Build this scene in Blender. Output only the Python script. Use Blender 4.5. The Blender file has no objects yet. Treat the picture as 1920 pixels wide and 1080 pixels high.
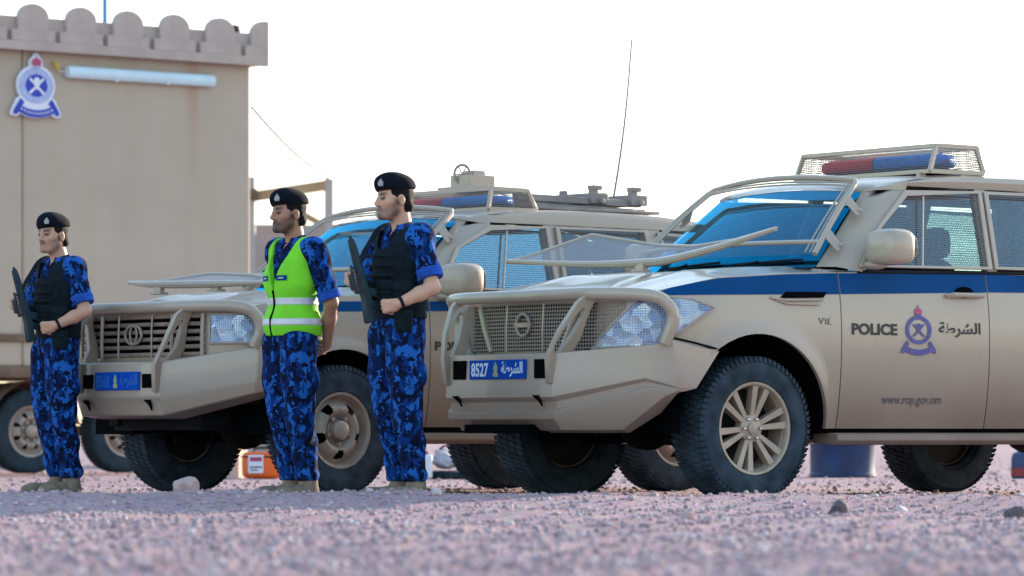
import bpy, bmesh, math, random
import numpy as np
from mathutils import Vector, Matrix
R = math.radians
random.seed(7); rng = np.random.default_rng(11)
scene = bpy.context.scene
col = scene.collection

# ------------------------------------------------------------------ camera
cam_d = bpy.data.cameras.new('camera'); cam = bpy.data.objects.new('camera', cam_d); col.objects.link(cam)
cam.location = (0, 0, 0.37); cam.rotation_euler = (R(90), 0, 0)
cam_d.sensor_width = 36.0; cam_d.lens = 36.0 * 7500 / 1920
cam_d.shift_y = (810 - 540) / 1920.0
cam_d.clip_start = 0.1; cam_d.clip_end = 4000
cam_d.dof.use_dof = True; cam_d.dof.focus_distance = 23.6; cam_d.dof.aperture_fstop = 2.9
scene.camera = cam

# ------------------------------------------------------------------ sky and sun
SUN_EL, SUN_AZ = 12.0, 47.0          # azimuth measured from +X towards +Y (behind the cars, to the right)
w = bpy.data.worlds.new('World'); scene.world = w; w.use_nodes = True
wn = w.node_tree.nodes; wl = w.node_tree.links
sky = wn.new('ShaderNodeTexSky'); sky.sky_type = 'NISHITA'; sky.sun_disc = False
sky.sun_elevation = R(SUN_EL); sky.sun_rotation = R(90 - SUN_AZ)
sky.altitude = 200; sky.air_density = 1.0; sky.dust_density = 1.5; sky.ozone_density = 2.0
# dusty air: the bright half of the sky saturates softly to a milky white (same rule over the whole dome)
SKY_LIM = 6.0
sc_ = wn.new('ShaderNodeVectorMath'); sc_.operation = 'SCALE'; sc_.inputs['Scale'].default_value = 1 / SKY_LIM
ad_ = wn.new('ShaderNodeVectorMath'); ad_.operation = 'ADD'; ad_.inputs[1].default_value = (1, 1, 1)
dv_ = wn.new('ShaderNodeVectorMath'); dv_.operation = 'DIVIDE'
wl.new(sky.outputs[0], sc_.inputs[0]); wl.new(sc_.outputs[0], ad_.inputs[0]); wl.new(sky.outputs[0], dv_.inputs[0]); wl.new(ad_.outputs[0], dv_.inputs[1])
wl.new(dv_.outputs[0], wn['Background'].inputs[0]); wn['Background'].inputs[1].default_value = 0.15
sd = bpy.data.lights.new('sun', 'SUN'); sd.energy = 2.0; sd.angle = R(0.5); sd.color = (1.0, 0.83, 0.66)
so = bpy.data.objects.new('sun', sd); col.objects.link(so)
sdir = Vector((math.cos(R(SUN_AZ)) * math.cos(R(SUN_EL)), math.sin(R(SUN_AZ)) * math.cos(R(SUN_EL)), math.sin(R(SUN_EL))))
so.rotation_euler = (-sdir).to_track_quat('-Z', 'Y').to_euler(); so.location = (20, 25, 20)
vs = scene.view_settings
vs.view_transform = 'Standard'; vs.look = 'None'; vs.gamma = 1.0; vs.use_curve_mapping = False
vs.exposure = 2.45
scene.cycles.use_denoising = True
scene.cycles.max_bounces = 8; scene.cycles.transparent_max_bounces = 24

# ------------------------------------------------------------------ mesh helpers
def V(*a): return np.array(a, float)
def nrm(v):
    v = np.asarray(v, float); return v / max(1e-12, np.linalg.norm(v))
def crv(pts, n=8, closed=False):
    """Catmull-Rom resample of a point list."""
    P = [np.array(p, float) for p in pts]
    if closed: P = [P[-1]] + P + [P[0], P[1]]
    else: P = [2 * P[0] - P[1]] + P + [2 * P[-1] - P[-2]]
    o = []
    for i in range(1, len(P) - 2):
        a, b, c, d = P[i - 1:i + 3]
        for k in range(n):
            t = k / n
            o.append(.5 * (2 * b + (c - a) * t + (2 * a - 5 * b + 4 * c - d) * t * t + (3 * b - a - 3 * c + d) * t ** 3))
    if not closed: o.append(P[-2])
    return o

class MB:
    def __init__(s): s.v = []; s.f = []; s.uv = None
    def add(s, vs_, fs):
        b = len(s.v); s.v += [tuple(map(float, p)) for p in vs_]; s.f += [tuple(b + i for i in f) for f in fs]; return s
    def box(s, c, d, rot=None):
        hx, hy, hz = d[0] / 2, d[1] / 2, d[2] / 2
        p = [V(x, y, z) for x in (-hx, hx) for y in (-hy, hy) for z in (-hz, hz)]
        if rot is not None: p = [np.array(rot @ Vector(q)) for q in p]
        return s.add([q + V(*c) for q in p], [(0, 1, 3, 2), (4, 6, 7, 5), (0, 4, 5, 1), (2, 3, 7, 6), (0, 2, 6, 4), (1, 5, 7, 3)])
    def beam(s, a, b, w_, h_, up=(0, 0, 1)):
        """rectangular bar from a to b"""
        a, b = V(*a), V(*b); d = nrm(b - a); u = np.cross(up, d)
        if np.linalg.norm(u) < 1e-4: u = np.cross((1, 0, 0), d)
        u = nrm(u) * w_ / 2; t = nrm(np.cross(d, u)) * h_ / 2
        P = [q + i * u + j * t for q in (a, b) for i, j in ((-1, -1), (1, -1), (1, 1), (-1, 1))]
        return s.add(P, [(3, 2, 1, 0), (4, 5, 6, 7), (0, 1, 5, 4), (1, 2, 6, 5), (2, 3, 7, 6), (3, 0, 4, 7)])
    def tube(s, pts, r, n=10, closed=False, cap=True, sx=1.0):
        P = [V(*p) for p in pts]; m = len(P); rs = r if hasattr(r, '__len__') else [r] * m
        T = []
        for i in range(m):
            if closed: T.append(nrm(P[(i + 1) % m] - P[i - 1]))
            else: T.append(nrm(P[min(i + 1, m - 1)] - P[max(i - 1, 0)]))
        up = V(0, 0, 1) if abs(T[0][2]) < .9 else V(1, 0, 0)
        u = nrm(np.cross(up, T[0])); ring = []
        for i in range(m):
            u = nrm(u - T[i] * (u @ T[i])); w2 = np.cross(T[i], u)
            ring.append([P[i] + rs[i] * (sx * u * math.cos(2 * math.pi * k / n) + w2 * math.sin(2 * math.pi * k / n)) for k in range(n)])
        fs = []
        for i in range(m if closed else m - 1):
            j = (i + 1) % m
            for k in range(n):
                fs.append((i * n + k, i * n + (k + 1) % n, j * n + (k + 1) % n, j * n + k))
        if cap and not closed: fs += [tuple(range(n))[::-1], tuple((m - 1) * n + k for k in range(n))]
        return s.add([q for r_ in ring for q in r_], fs)
    def cyl(s, a, b, r, n=16): return s.tube([a, b], r, n)
    def lathe(s, prof, o=(0, 0, 0), ax='z', n=32, closed=False):
        """prof: list of (radius, height) turned about an axis"""
        o = V(*o); A = []
        for (r, h_) in prof:
            for k in range(n):
                c, q = r * math.cos(2 * math.pi * k / n), r * math.sin(2 * math.pi * k / n)
                A.append(o + {'z': V(c, q, h_), 'y': V(q, h_, c), 'x': V(h_, c, q)}[ax])
        m = len(prof); fs = []
        for i in range(m if closed else m - 1):
            j = (i + 1) % m
            for k in range(n): fs.append((i * n + k, i * n + (k + 1) % n, j * n + (k + 1) % n, j * n + k))
        if not closed: fs += [tuple(range(n))[::-1], tuple((m - 1) * n + k for k in range(n))]
        return s.add(A, fs)
    def prism(s, poly, vec):
        n = len(poly); v = V(*vec)
        return s.add([V(*p) for p in poly] + [V(*p) + v for p in poly],
                     [tuple(range(n))[::-1], tuple(n + i for i in range(n))] + [(i, (i + 1) % n, n + (i + 1) % n, n + i) for i in range(n)])
    def ring(s, outer, inner, vec):
        n = len(outer); v = V(*vec)
        P = [V(*p) for p in outer] + [V(*p) for p in inner]; P += [p + v for p in P]
        f = []
        for i in range(n):
            j = (i + 1) % n
            f += [(j, i, n + i, n + j), (2 * n + i, 2 * n + j, 3 * n + j, 3 * n + i), (i, j, 2 * n + j, 2 * n + i), (n + j, n + i, 3 * n + i, 3 * n + j)]
        return s.add(P, f)
    def grid(s, G):
        """G: list of rows of points"""
        n, m = len(G), len(G[0])
        return s.add([p for r in G for p in r], [(i * m + j, i * m + j + 1, (i + 1) * m + j + 1, (i + 1) * m + j) for i in range(n - 1) for j in range(m - 1)])
    def ell(s, c, r, n=16, m=10, rot=None, p=1.0):
        """ellipsoid, p<1 makes it boxier"""
        def sp(t): return math.copysign(abs(t) ** p, t)
        vs_ = []
        for i in range(m + 1):
            a = -math.pi / 2 + math.pi * i / m
            for k in range(n):
                b = 2 * math.pi * k / n
                q = V(r[0] * sp(math.cos(a)) * sp(math.cos(b)), r[1] * sp(math.cos(a)) * sp(math.sin(b)), r[2] * sp(math.sin(a)))
                if rot is not None: q = np.array(rot @ Vector(q))
                vs_.append(q + V(*c))
        return s.add(vs_, [(i * n + k, i * n + (k + 1) % n, (i + 1) * n + (k + 1) % n, (i + 1) * n + k) for i in range(m) for k in range(n)])
    def mirror(s):
        o = MB(); o.v = [(x, -y, z) for x, y, z in s.v]; o.f = [f[::-1] for f in s.f]; return o
    def join(s, o): return s.add(o.v, o.f)
    def build(s, name, mat, parent=None, smooth=True, bevel=0, ang=38, merge=True, seg=2, harden=False):
        me = bpy.data.meshes.new(name); me.from_pydata(s.v, [], s.f)
        bm = bmesh.new(); bm.from_mesh(me)
        if merge: bmesh.ops.remove_doubles(bm, verts=bm.verts, dist=1e-5)
        bmesh.ops.recalc_face_normals(bm, faces=bm.faces)
        bm.to_mesh(me); bm.free()
        if smooth:
            me.polygons.foreach_set('use_smooth', [True] * len(me.polygons)); me.set_sharp_from_angle(angle=R(ang))
        ob = bpy.data.objects.new(name, me); col.objects.link(ob); me.materials.append(mat)
        if parent: ob.parent = parent
        if bevel:
            b = ob.modifiers.new('bevel', 'BEVEL'); b.width = bevel; b.segments = seg; b.limit_method = 'ANGLE'; b.angle_limit = R(30)
            b.harden_normals = harden
        return ob
def sheet_uv(name, G, UV, mat, parent):
    """grid of points with uv in metres (wire mesh panels)"""
    n, m = len(G), len(G[0])
    me = bpy.data.meshes.new(name)
    me.from_pydata([tuple(map(float, p)) for r in G for p in r], [], [(i * m + j, i * m + j + 1, (i + 1) * m + j + 1, (i + 1) * m + j) for i in range(n - 1) for j in range(m - 1)])
    ul = me.uv_layers.new(name='UVMap'); fl = [q for r in UV for q in r]
    for l in me.loops: ul.data[l.index].uv = fl[l.vertex_index]
    me.polygons.foreach_set('use_smooth', [True] * len(me.polygons))
    ob = bpy.data.objects.new(name, me); col.objects.link(ob); me.materials.append(mat); ob.parent = parent
    return ob
def poly_uv(name, poly, UV, mat, parent):
    me = bpy.data.meshes.new(name); me.from_pydata([tuple(map(float, p)) for p in poly], [], [tuple(range(len(poly)))])
    ul = me.uv_layers.new(name='UVMap')
    for l in me.loops: ul.data[l.index].uv = UV[l.vertex_index]
    ob = bpy.data.objects.new(name, me); col.objects.link(ob); me.materials.append(mat); ob.parent = parent
    return ob
def thing(name, label, cat, loc=(0, 0, 0), rz=0, group=None, scale=1):
    o = bpy.data.objects.new(name, None); col.objects.link(o); o.empty_display_size = .2
    o.location = loc; o.rotation_euler = (0, 0, rz); o.scale = (scale,) * 3
    return tag(o, label, cat, group)
def tag(o, label, cat, group=None):
    o['label'] = label; o['category'] = cat
    if group: o['group'] = group
    return o
def text_mesh(body, bold=0.0, res=3):
    c = bpy.data.curves.new('letters', 'FONT'); c.body = body; c.resolution_u = res; c.offset = bold
    o = bpy.data.objects.new('letters', c); col.objects.link(o)
    dg = bpy.context.evaluated_depsgraph_get(); me = bpy.data.meshes.new_from_object(o.evaluated_get(dg))
    P = np.array([v.co[:] for v in me.vertices]); F = [tuple(p.vertices) for p in me.polygons]
    bpy.data.objects.remove(o); bpy.data.curves.remove(c); bpy.data.meshes.remove(me)
    lo, hi = P.min(0), P.max(0); Q = (P[:, :2] - lo[:2]) / (hi[:2] - lo[:2])
    return Q, F
def text_part(name, body, fn, mat, parent, bold=0.0):
    """fn maps unit (a,b) -> 3D point"""
    Q, F = text_mesh(body, bold); mb = MB(); mb.add([fn(a, b) for a, b in Q], F)
    return mb.build(name, mat, parent, smooth=False, merge=False)
# ------------------------------------------------------------------ materials
def newmat(name):
    m = bpy.data.materials.new(name); m.use_nodes = True
    return m, m.node_tree.nodes, m.node_tree.links, m.node_tree.nodes['Principled BSDF']
def setp(b, **k):
    names = {'base': 'Base Color', 'rough': 'Roughness', 'metal': 'Metallic', 'spec': 'Specular IOR Level', 'coat': 'Coat Weight', 'coatr': 'Coat Roughness', 'sheen': 'Sheen Weight', 'trans': 'Transmission Weight', 'alpha': 'Alpha', 'emit': 'Emission Color', 'emits': 'Emission Strength', 'sss': 'Subsurface Weight', 'ior': 'IOR'}
    for a, v in k.items():
        v = (*v, 1) if isinstance(v, tuple) and len(v) == 3 else v
        b.inputs[names[a]].default_value = v
def noise(n, l, scale, detail=4, rough=.55, coord='Object', vec=None, mapping=None):
    t = n.new('ShaderNodeTexNoise'); t.inputs['Scale'].default_value = scale; t.inputs['Detail'].default_value = detail; t.inputs['Roughness'].default_value = rough
    if vec is None:
        c = n.new('ShaderNodeTexCoord'); vec = c.outputs[coord]
    if mapping:
        mp = n.new('ShaderNodeMapping'); mp.inputs['Scale'].default_value = mapping; l.new(vec, mp.inputs[0]); vec = mp.outputs[0]
    l.new(vec, t.inputs['Vector']); return t
def ramp(n, l, src, stops, interp='LINEAR'):
    r = n.new('ShaderNodeValToRGB'); r.color_ramp.interpolation = interp; e = r.color_ramp.elements
    while len(e) < len(stops): e.new(.5)
    for i, (p, c) in enumerate(stops):
        e[i].position = p; e[i].color = (*c, 1) if len(c) == 3 else c
    l.new(src, r.inputs[0]); return r
def bump(n, l, src, b, strength=.3, dist=.01):
    k = n.new('ShaderNodeBump'); k.inputs['Strength'].default_value = strength; k.inputs['Distance'].default_value = dist
    l.new(src, k.inputs['Height']); l.new(k.outputs[0], b.inputs['Normal']); return k
def basic(name, c, rough=.6, metal=0, var=.12, scale=6, bmp=0, **kw):
    m, n, l, b = newmat(name); setp(b, rough=rough, metal=metal, **kw)
    t = noise(n, l, scale)
    lo = tuple(x * (1 - var) for x in c); hi = tuple(min(1, x * (1 + var)) for x in c)
    r = ramp(n, l, t.outputs[0], [(.3, lo), (.7, hi)]); l.new(r.outputs[0], b.inputs['Base Color'])
    if bmp:
        t2 = noise(n, l, scale * 12, 3); bump(n, l, t2.outputs[0], b, bmp, .004)
    return m
def car_paint(name, c, dust_shade, rough=.26, dust_shade_lev=(.48, 1.02)):
    """road-dusted sand paint: low panels darkened by dirt plus painted-in ground shade, blotchy"""
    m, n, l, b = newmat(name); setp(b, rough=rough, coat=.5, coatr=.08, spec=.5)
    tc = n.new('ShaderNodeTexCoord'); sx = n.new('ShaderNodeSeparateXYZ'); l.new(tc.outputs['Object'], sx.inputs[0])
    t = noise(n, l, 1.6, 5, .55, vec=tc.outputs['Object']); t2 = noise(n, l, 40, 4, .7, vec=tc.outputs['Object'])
    mr = n.new('ShaderNodeMapRange'); mr.inputs[1].default_value = dust_shade_lev[1]; mr.inputs[2].default_value = dust_shade_lev[0]; mr.inputs[3].default_value = .08; mr.inputs[4].default_value = .95
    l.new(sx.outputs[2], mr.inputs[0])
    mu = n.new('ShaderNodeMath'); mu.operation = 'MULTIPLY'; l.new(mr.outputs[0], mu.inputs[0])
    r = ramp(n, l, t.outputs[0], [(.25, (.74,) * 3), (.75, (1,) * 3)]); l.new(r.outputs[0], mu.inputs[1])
    mx = n.new('ShaderNodeMix'); mx.data_type = 'RGBA'; mx.inputs[6].default_value = (*c, 1); mx.inputs[7].default_value = (*dust_shade, 1)
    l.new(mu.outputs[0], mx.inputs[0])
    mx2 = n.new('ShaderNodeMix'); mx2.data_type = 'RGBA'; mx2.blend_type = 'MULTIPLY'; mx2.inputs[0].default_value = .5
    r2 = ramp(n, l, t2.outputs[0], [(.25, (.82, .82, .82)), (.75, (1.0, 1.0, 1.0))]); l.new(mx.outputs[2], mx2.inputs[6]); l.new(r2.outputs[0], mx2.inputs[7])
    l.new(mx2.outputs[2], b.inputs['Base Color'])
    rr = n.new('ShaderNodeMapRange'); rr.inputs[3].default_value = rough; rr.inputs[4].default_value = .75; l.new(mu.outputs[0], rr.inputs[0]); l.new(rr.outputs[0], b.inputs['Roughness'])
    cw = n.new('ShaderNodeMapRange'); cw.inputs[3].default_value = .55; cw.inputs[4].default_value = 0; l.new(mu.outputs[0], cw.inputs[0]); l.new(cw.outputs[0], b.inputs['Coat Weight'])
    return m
def wire_mesh(name, c, period=.013, duty=.30, diag=False):
    m, n, l, b = newmat(name); setp(b, base=c, rough=.6)
    tc = n.new('ShaderNodeTexCoord'); sx = n.new('ShaderNodeSeparateXYZ'); l.new(tc.outputs['UV'], sx.inputs[0]); o = []
    for i in (0, 1):
        d = n.new('ShaderNodeMath'); d.operation = 'DIVIDE'; d.inputs[1].default_value = period; l.new(sx.outputs[i], d.inputs[0])
        f = n.new('ShaderNodeMath'); f.operation = 'FRACT'; l.new(d.outputs[0], f.inputs[0])
        q = n.new('ShaderNodeMath'); q.operation = 'LESS_THAN'; q.inputs[1].default_value = duty; l.new(f.outputs[0], q.inputs[0]); o.append(q)
    mx = n.new('ShaderNodeMath'); mx.operation = 'MAXIMUM'; l.new(o[0].outputs[0], mx.inputs[0]); l.new(o[1].outputs[0], mx.inputs[1])
    tr = n.new('ShaderNodeBsdfTransparent'); ms = n.new('ShaderNodeMixShader'); l.new(mx.outputs[0], ms.inputs[0]); l.new(tr.outputs[0], ms.inputs[1]); l.new(b.outputs[0], ms.inputs[2])
    l.new(ms.outputs[0], n['Material Output'].inputs[0]); return m
def glass(name, tint, gloss=(.9, .95, 1), ior=1.5, base=.06, rough=.03):
    m, n, l, b = newmat(name); n.remove(b)
    tr = n.new('ShaderNodeBsdfTransparent'); tr.inputs[0].default_value = (*tint, 1)
    g = n.new('ShaderNodeBsdfGlossy'); g.inputs[0].default_value = (*gloss, 1); g.inputs['Roughness'].default_value = rough
    fr = n.new('ShaderNodeFresnel'); fr.inputs[0].default_value = ior
    ad = n.new('ShaderNodeMath'); ad.operation = 'ADD'; ad.use_clamp = True; ad.inputs[1].default_value = base; l.new(fr.outputs[0], ad.inputs[0])
    ms = n.new('ShaderNodeMixShader'); l.new(ad.outputs[0], ms.inputs[0]); l.new(tr.outputs[0], ms.inputs[1]); l.new(g.outputs[0], ms.inputs[2])
    l.new(ms.outputs[0], n['Material Output'].inputs[0]); return m
def camo(name):
    m, n, l, b = newmat(name); setp(b, rough=.95, spec=.15)
    tc = n.new('ShaderNodeTexCoord')
    w_ = noise(n, l, 16, 3, .6, vec=tc.outputs['Object'])
    ad = n.new('ShaderNodeVectorMath'); ad.operation = 'SCALE'; ad.inputs['Scale'].default_value = .085; l.new(w_.outputs['Color'], ad.inputs[0])
    a2 = n.new('ShaderNodeVectorMath'); a2.operation = 'ADD'; l.new(tc.outputs['Object'], a2.inputs[0]); l.new(ad.outputs[0], a2.inputs[1])
    def layer(scale, off, st, stretch):
        mp = n.new('ShaderNodeMapping'); mp.inputs['Location'].default_value = off; mp.inputs['Scale'].default_value = stretch; mp.inputs['Rotation'].default_value = (.3, .5, .2); l.new(a2.outputs[0], mp.inputs[0])
        t = noise(n, l, scale, 2.5, .55, vec=mp.outputs[0]); return t
    t1 = layer(20, (0, 0, 0), 0, (1, 1, .62)); t2 = layer(25, (3, 1, 7), 0, (1, 1, .55)); t3 = layer(24, (9, 5, 2), 0, (1.1, 1.1, .6))
    base = ramp(n, l, t1.outputs[0], [(0, (.003, .032, .165)), (.485, (.002, .012, .060))], 'CONSTANT')
    k2 = ramp(n, l, t2.outputs[0], [(0, (0, 0, 0)), (.548, (1, 1, 1))], 'CONSTANT'); k3 = ramp(n, l, t3.outputs[0], [(0, (0, 0, 0)), (.515, (1, 1, 1))], 'CONSTANT')
    m1 = n.new('ShaderNodeMix'); m1.data_type = 'RGBA'; l.new(k3.outputs[0], m1.inputs[0]); l.new(base.outputs[0], m1.inputs[6]); m1.inputs[7].default_value = (.0025, .0055, .022, 1)
    m2 = n.new('ShaderNodeMix'); m2.data_type = 'RGBA'; l.new(k2.outputs[0], m2.inputs[0]); l.new(m1.outputs[2], m2.inputs[6]); m2.inputs[7].default_value = (.014, .108, .40, 1)
    l.new(m2.outputs[2], b.inputs['Base Color'])
    f = noise(n, l, 22, 4, .6, vec=tc.outputs['Object'], mapping=(1, 1, .5)); bump(n, l, f.outputs[0], b, .55, .02); return m
def skin_mat(name):
    m, n, l, b = newmat(name); setp(b, rough=.55, sss=.08)
    b.inputs['Subsurface Radius'].default_value = (.012, .005, .003)
    a = n.new('ShaderNodeVertexColor'); a.layer_name = 'tone'
    t = noise(n, l, 60, 3); r = ramp(n, l, t.outputs[0], [(.3, (.88, .86, .86)), (.7, (1, 1, 1))])
    mx = n.new('ShaderNodeMix'); mx.data_type = 'RGBA'; mx.blend_type = 'MULTIPLY'; mx.inputs[0].default_value = 1; l.new(a.outputs[0], mx.inputs[6]); l.new(r.outputs[0], mx.inputs[7])
    l.new(mx.outputs[2], b.inputs['Base Color']); return m
def lens_mat(name, a, c):
    m, n, l, b = newmat(name); setp(b, rough=.12, coat=1.0, coatr=.03, metal=.35)
    tc = n.new('ShaderNodeTexCoord'); v = n.new('ShaderNodeTexVoronoi'); v.inputs['Scale'].default_value = 14; l.new(tc.outputs['Object'], v.inputs['Vector'])
    t = noise(n, l, 9, 2, vec=tc.outputs['Object']); mu = n.new('ShaderNodeMath'); mu.operation = 'MULTIPLY'; l.new(v.outputs['Color'], mu.inputs[0]); l.new(t.outputs[0], mu.inputs[1])
    r = ramp(n, l, mu.outputs[0], [(.1, a), (.5, c)]); l.new(r.outputs[0], b.inputs['Base Color'])
    bump(n, l, v.outputs['Distance'], b, .3, .02); return m

TAN = (.470, .378, .275); DUST_SHADE = (.175, .115, .085)  # second colour: road dirt plus ground shade painted into the low panels
M = {}
M['paint'] = car_paint('sand_paint', TAN, DUST_SHADE)
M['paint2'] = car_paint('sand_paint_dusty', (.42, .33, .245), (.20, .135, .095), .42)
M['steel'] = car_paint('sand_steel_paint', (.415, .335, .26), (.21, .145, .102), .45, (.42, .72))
M['stripe'] = basic('blue_stripe', (.0003, .058, .190), .5, var=.12, scale=3, spec=.06)
M['black'] = basic('black_plastic', (.006, .006, .007), .6, var=.3, spec=.25)
M['gap'] = basic('dark_gap', (.002, .002, .0025), .95, var=.2, spec=.05)
M['rubber'] = basic('tyre_rubber', (.032, .047, .062), .85, var=.5, scale=9, bmp=.3, spec=.15)
M['rubber_old'] = basic('tyre_rubber_old', (.022, .038, .048), .85, var=.35, scale=9, bmp=.3, spec=.2)
M['alloy'] = basic('alloy_rim', (.36, .285, .215), .45, .2, var=.15, scale=9)
M['steelrim'] = basic('steel_rim', (.32, .26, .21), .5, .25, var=.2, scale=12)
M['rimdark'] = basic('dark_disc_metal', (.008, .007, .0065), .7, .2)  # near-black metal of the brake discs
M['chassis'] = basic('chassis', (.006, .0055, .0055), .8, var=.4, scale=8, bmp=.3, spec=.2)
M['meshw'] = wire_mesh('window_wire', (.17, .14, .125), .014, .26)
M['meshs'] = wire_mesh('screen_wire', (.16, .14, .13), .016, .13)
M['meshg'] = wire_mesh('grille_wire', (.27, .22, .175), .021, .36)
M['meshl'] = wire_mesh('lamp_wire', (.42, .40, .40), .014, .20)
M['glass'] = glass('side_glass', (.62, .88, .90), (.22, .62, .80), base=.22)
M['wsglass'] = glass('windscreen_glass', (.86, .97, .97), (.02, .60, 1.0), base=.30)
M['lens'] = lens_mat('lamp_lens', (.03, .15, .42), (.62, .80, .95))
M['grime'] = basic('dusty_grille', (.24, .175, .135), .8, var=.3, scale=12, bmp=.2)
M['chrome'] = basic('chrome', (.55, .55, .55), .18, .9, var=.1)
M['plate'] = basic('plate_blue', (.0005, .062, .40), .5, var=.05, spec=.06)
M['platew'] = basic('plate_letters', (.62, .72, .85), .5, var=.05)
M['platew2'] = basic('plate_letters_worn', (.006, .11, .47), .5, var=.2, scale=60)
M['plateg'] = basic('plate_crest', (.32, .36, .20), .5, var=.2)
M['ink'] = basic('dark_letters', (.010, .010, .013), .5, var=.2)
M['ink2'] = basic('faded_letters', (.10, .085, .08), .6, var=.3, scale=30)
M['crestp'] = basic('crest_violet', (.085, .075, .25), .5, var=.22, scale=40)
M['crestr'] = basic('crest_crown', (.42, .05, .14), .5, var=.2)
M['crestw'] = basic('crest_white', (.74, .76, .84), .5, var=.05)
M['crestb'] = basic('crest_blue', (.004, .035, .42), .45, var=.15, scale=40)
M['crestl'] = basic('crest_pale', (.38, .45, .70), .5, var=.2, scale=50)
M['redlamp'] = basic('red_lamp', (.55, .02, .05), .5, var=.25, scale=14, spec=.1)
M['bluelamp'] = basic('blue_lamp', (.0004, .19, .62), .5, var=.2, scale=14, spec=.1)
M['seat'] = basic('seat_fabric', (.010, .014, .018), .9, var=.2, spec=.1)
M['camo'] = camo('blue_camouflage')
M['cuff'] = basic('blue_cuff', (.004, .065, .36), .9, var=.35, scale=18, bmp=.3)
M['skin'] = skin_mat('skin')
M['hair'] = basic('hair', (.006, .0048, .0042), .75, var=.5, scale=90, bmp=.8, spec=.2)
M['beret'] = basic('beret_wool', (.0022, .005, .011), .95, var=.4, scale=30, bmp=.35, spec=.2)
M['armour'] = basic('black_vest', (.0045, .0105, .0150), .9, var=.45, scale=25, bmp=.5, spec=.2)
M['gun'] = basic('gunmetal', (.010, .030, .040), .5, .1, var=.4, scale=20, spec=.35)
M['boot'] = basic('suede_boot', (.22, .17, .115), .9, var=.25, scale=25, bmp=.4)
M['hivis'] = basic('hi_vis_fabric', (.19, .68, .012), .75, var=.10, scale=9, bmp=.15)
M['reflect'] = basic('silver_tape', (.62, .60, .62), .45, .15, var=.08, scale=20)
M['badge'] = basic('silver_badge', (.30, .29, .27), .5, .3, var=.2, scale=60)
M['wall'] = None
# ------------------------------------------------------------------ off-road police cars
class Body:
    def __init__(s, pts, wb, hub, ra):
        P = crv(pts, 12); P += [V(p[0], -p[1]) for p in P[-2::-1]]
        s.P = np.array(P); s.S = np.concatenate([[0], np.cumsum(np.linalg.norm(np.diff(s.P, axis=0), axis=1))])
        s.L = s.S[-1]; s.mid = s.L / 2; s.wb = wb; s.hub = hub; s.ra = ra
        T = np.gradient(s.P, axis=0); T /= np.linalg.norm(T, axis=1)[:, None]; s.N = np.stack([-T[:, 1], T[:, 0]], 1)
        s.N *= np.where((s.N * (s.P - V(-1.5, 0))).sum(1) < 0, -1, 1)[:, None]
        h = len(s.P) // 2; s.hx = s.P[:h + 1, 0]; s.hs = s.S[:h + 1]
    def sx(s, x): return float(np.interp(x, s.hx, s.hs))
    def sy(s, y):                                 # arc position on the nose, left half, by y
        h = len(s.P) // 2; k = h - 60; return float(np.interp(-y, -s.P[k:h + 1, 1], s.S[k:h + 1]))
    def d(s, z): return .055 * max(0, (.9 - z) / .5) ** 2 + .042 * max(0, (z - .95) / .37) ** 2
    def at(s, a, z, off=0):
        p = V(np.interp(a, s.S, s.P[:, 0]), np.interp(a, s.S, s.P[:, 1])); n = V(np.interp(a, s.S, s.N[:, 0]), np.interp(a, s.S, s.N[:, 1]))
        for xc in (0, -s.wb):
            r = math.hypot(p[0] - xc, z - s.hub); g = max(0, 1 - abs(r - s.ra) / .09)
            if p[0] < .55: off = off + .022 * g * g * (3 - 2 * g)
        q = p - n * (s.d(z) - off)
        return V(q[0], q[1], z)
    def sheet(s, mb, ss, zb, zt, nz, off=0, skirt=.025):
        G = []
        for a in ss:
            b0, t0 = zb(a), zt(a); G.append([s.at(a, b0 + (t0 - b0) * k / nz, off) for k in range(nz + 1)])
        if skirt:
            H = [[q - V(0, np.sign(q[1]) * skirt, 0) for q in r] for r in G]
            mb.grid([[H[i][0]] + G[i] + [H[i][-1]] for i in range(len(G))])
            for i in (0, -1): mb.grid([G[i], H[i]])
        else: mb.grid(G)
    def patch(s, mb, poly, off, depth=.012, sub=3, cyc=True):
        """polygon given as (x,y,z) near the surface, laid on it and made solid"""
        bm = bmesh.new(); vs_ = []
        for (x, y, z) in poly:
            a = s.S[np.argmin(((s.P - V(x, y)) ** 2).sum(1))]; vs_.append(bm.verts.new((a, z, 0)))
        bm.faces.new(vs_); bmesh.ops.triangulate(bm, faces=bm.faces[:])
        for _ in range(sub): bmesh.ops.subdivide_edges(bm, edges=bm.edges[:], cuts=1, use_grid_fill=True)
        bm.verts.index_update(); vv = [v.co.copy() for v in bm.verts]; n = len(vv)
        top = [s.at(v[0], v[1], off) for v in vv]; bot = [s.at(v[0], v[1], off - depth) for v in vv]
        fs = [tuple(v.index for v in f.verts) for f in bm.faces]
        be = [(e.verts[0].index, e.verts[1].index) for e in bm.edges if e.is_boundary]
        mb.add(top + bot, fs + [(a, b, n + b, n + a) for a, b in be]); bm.free()
        return [(v[0], v[1]) for v in vv]

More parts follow.
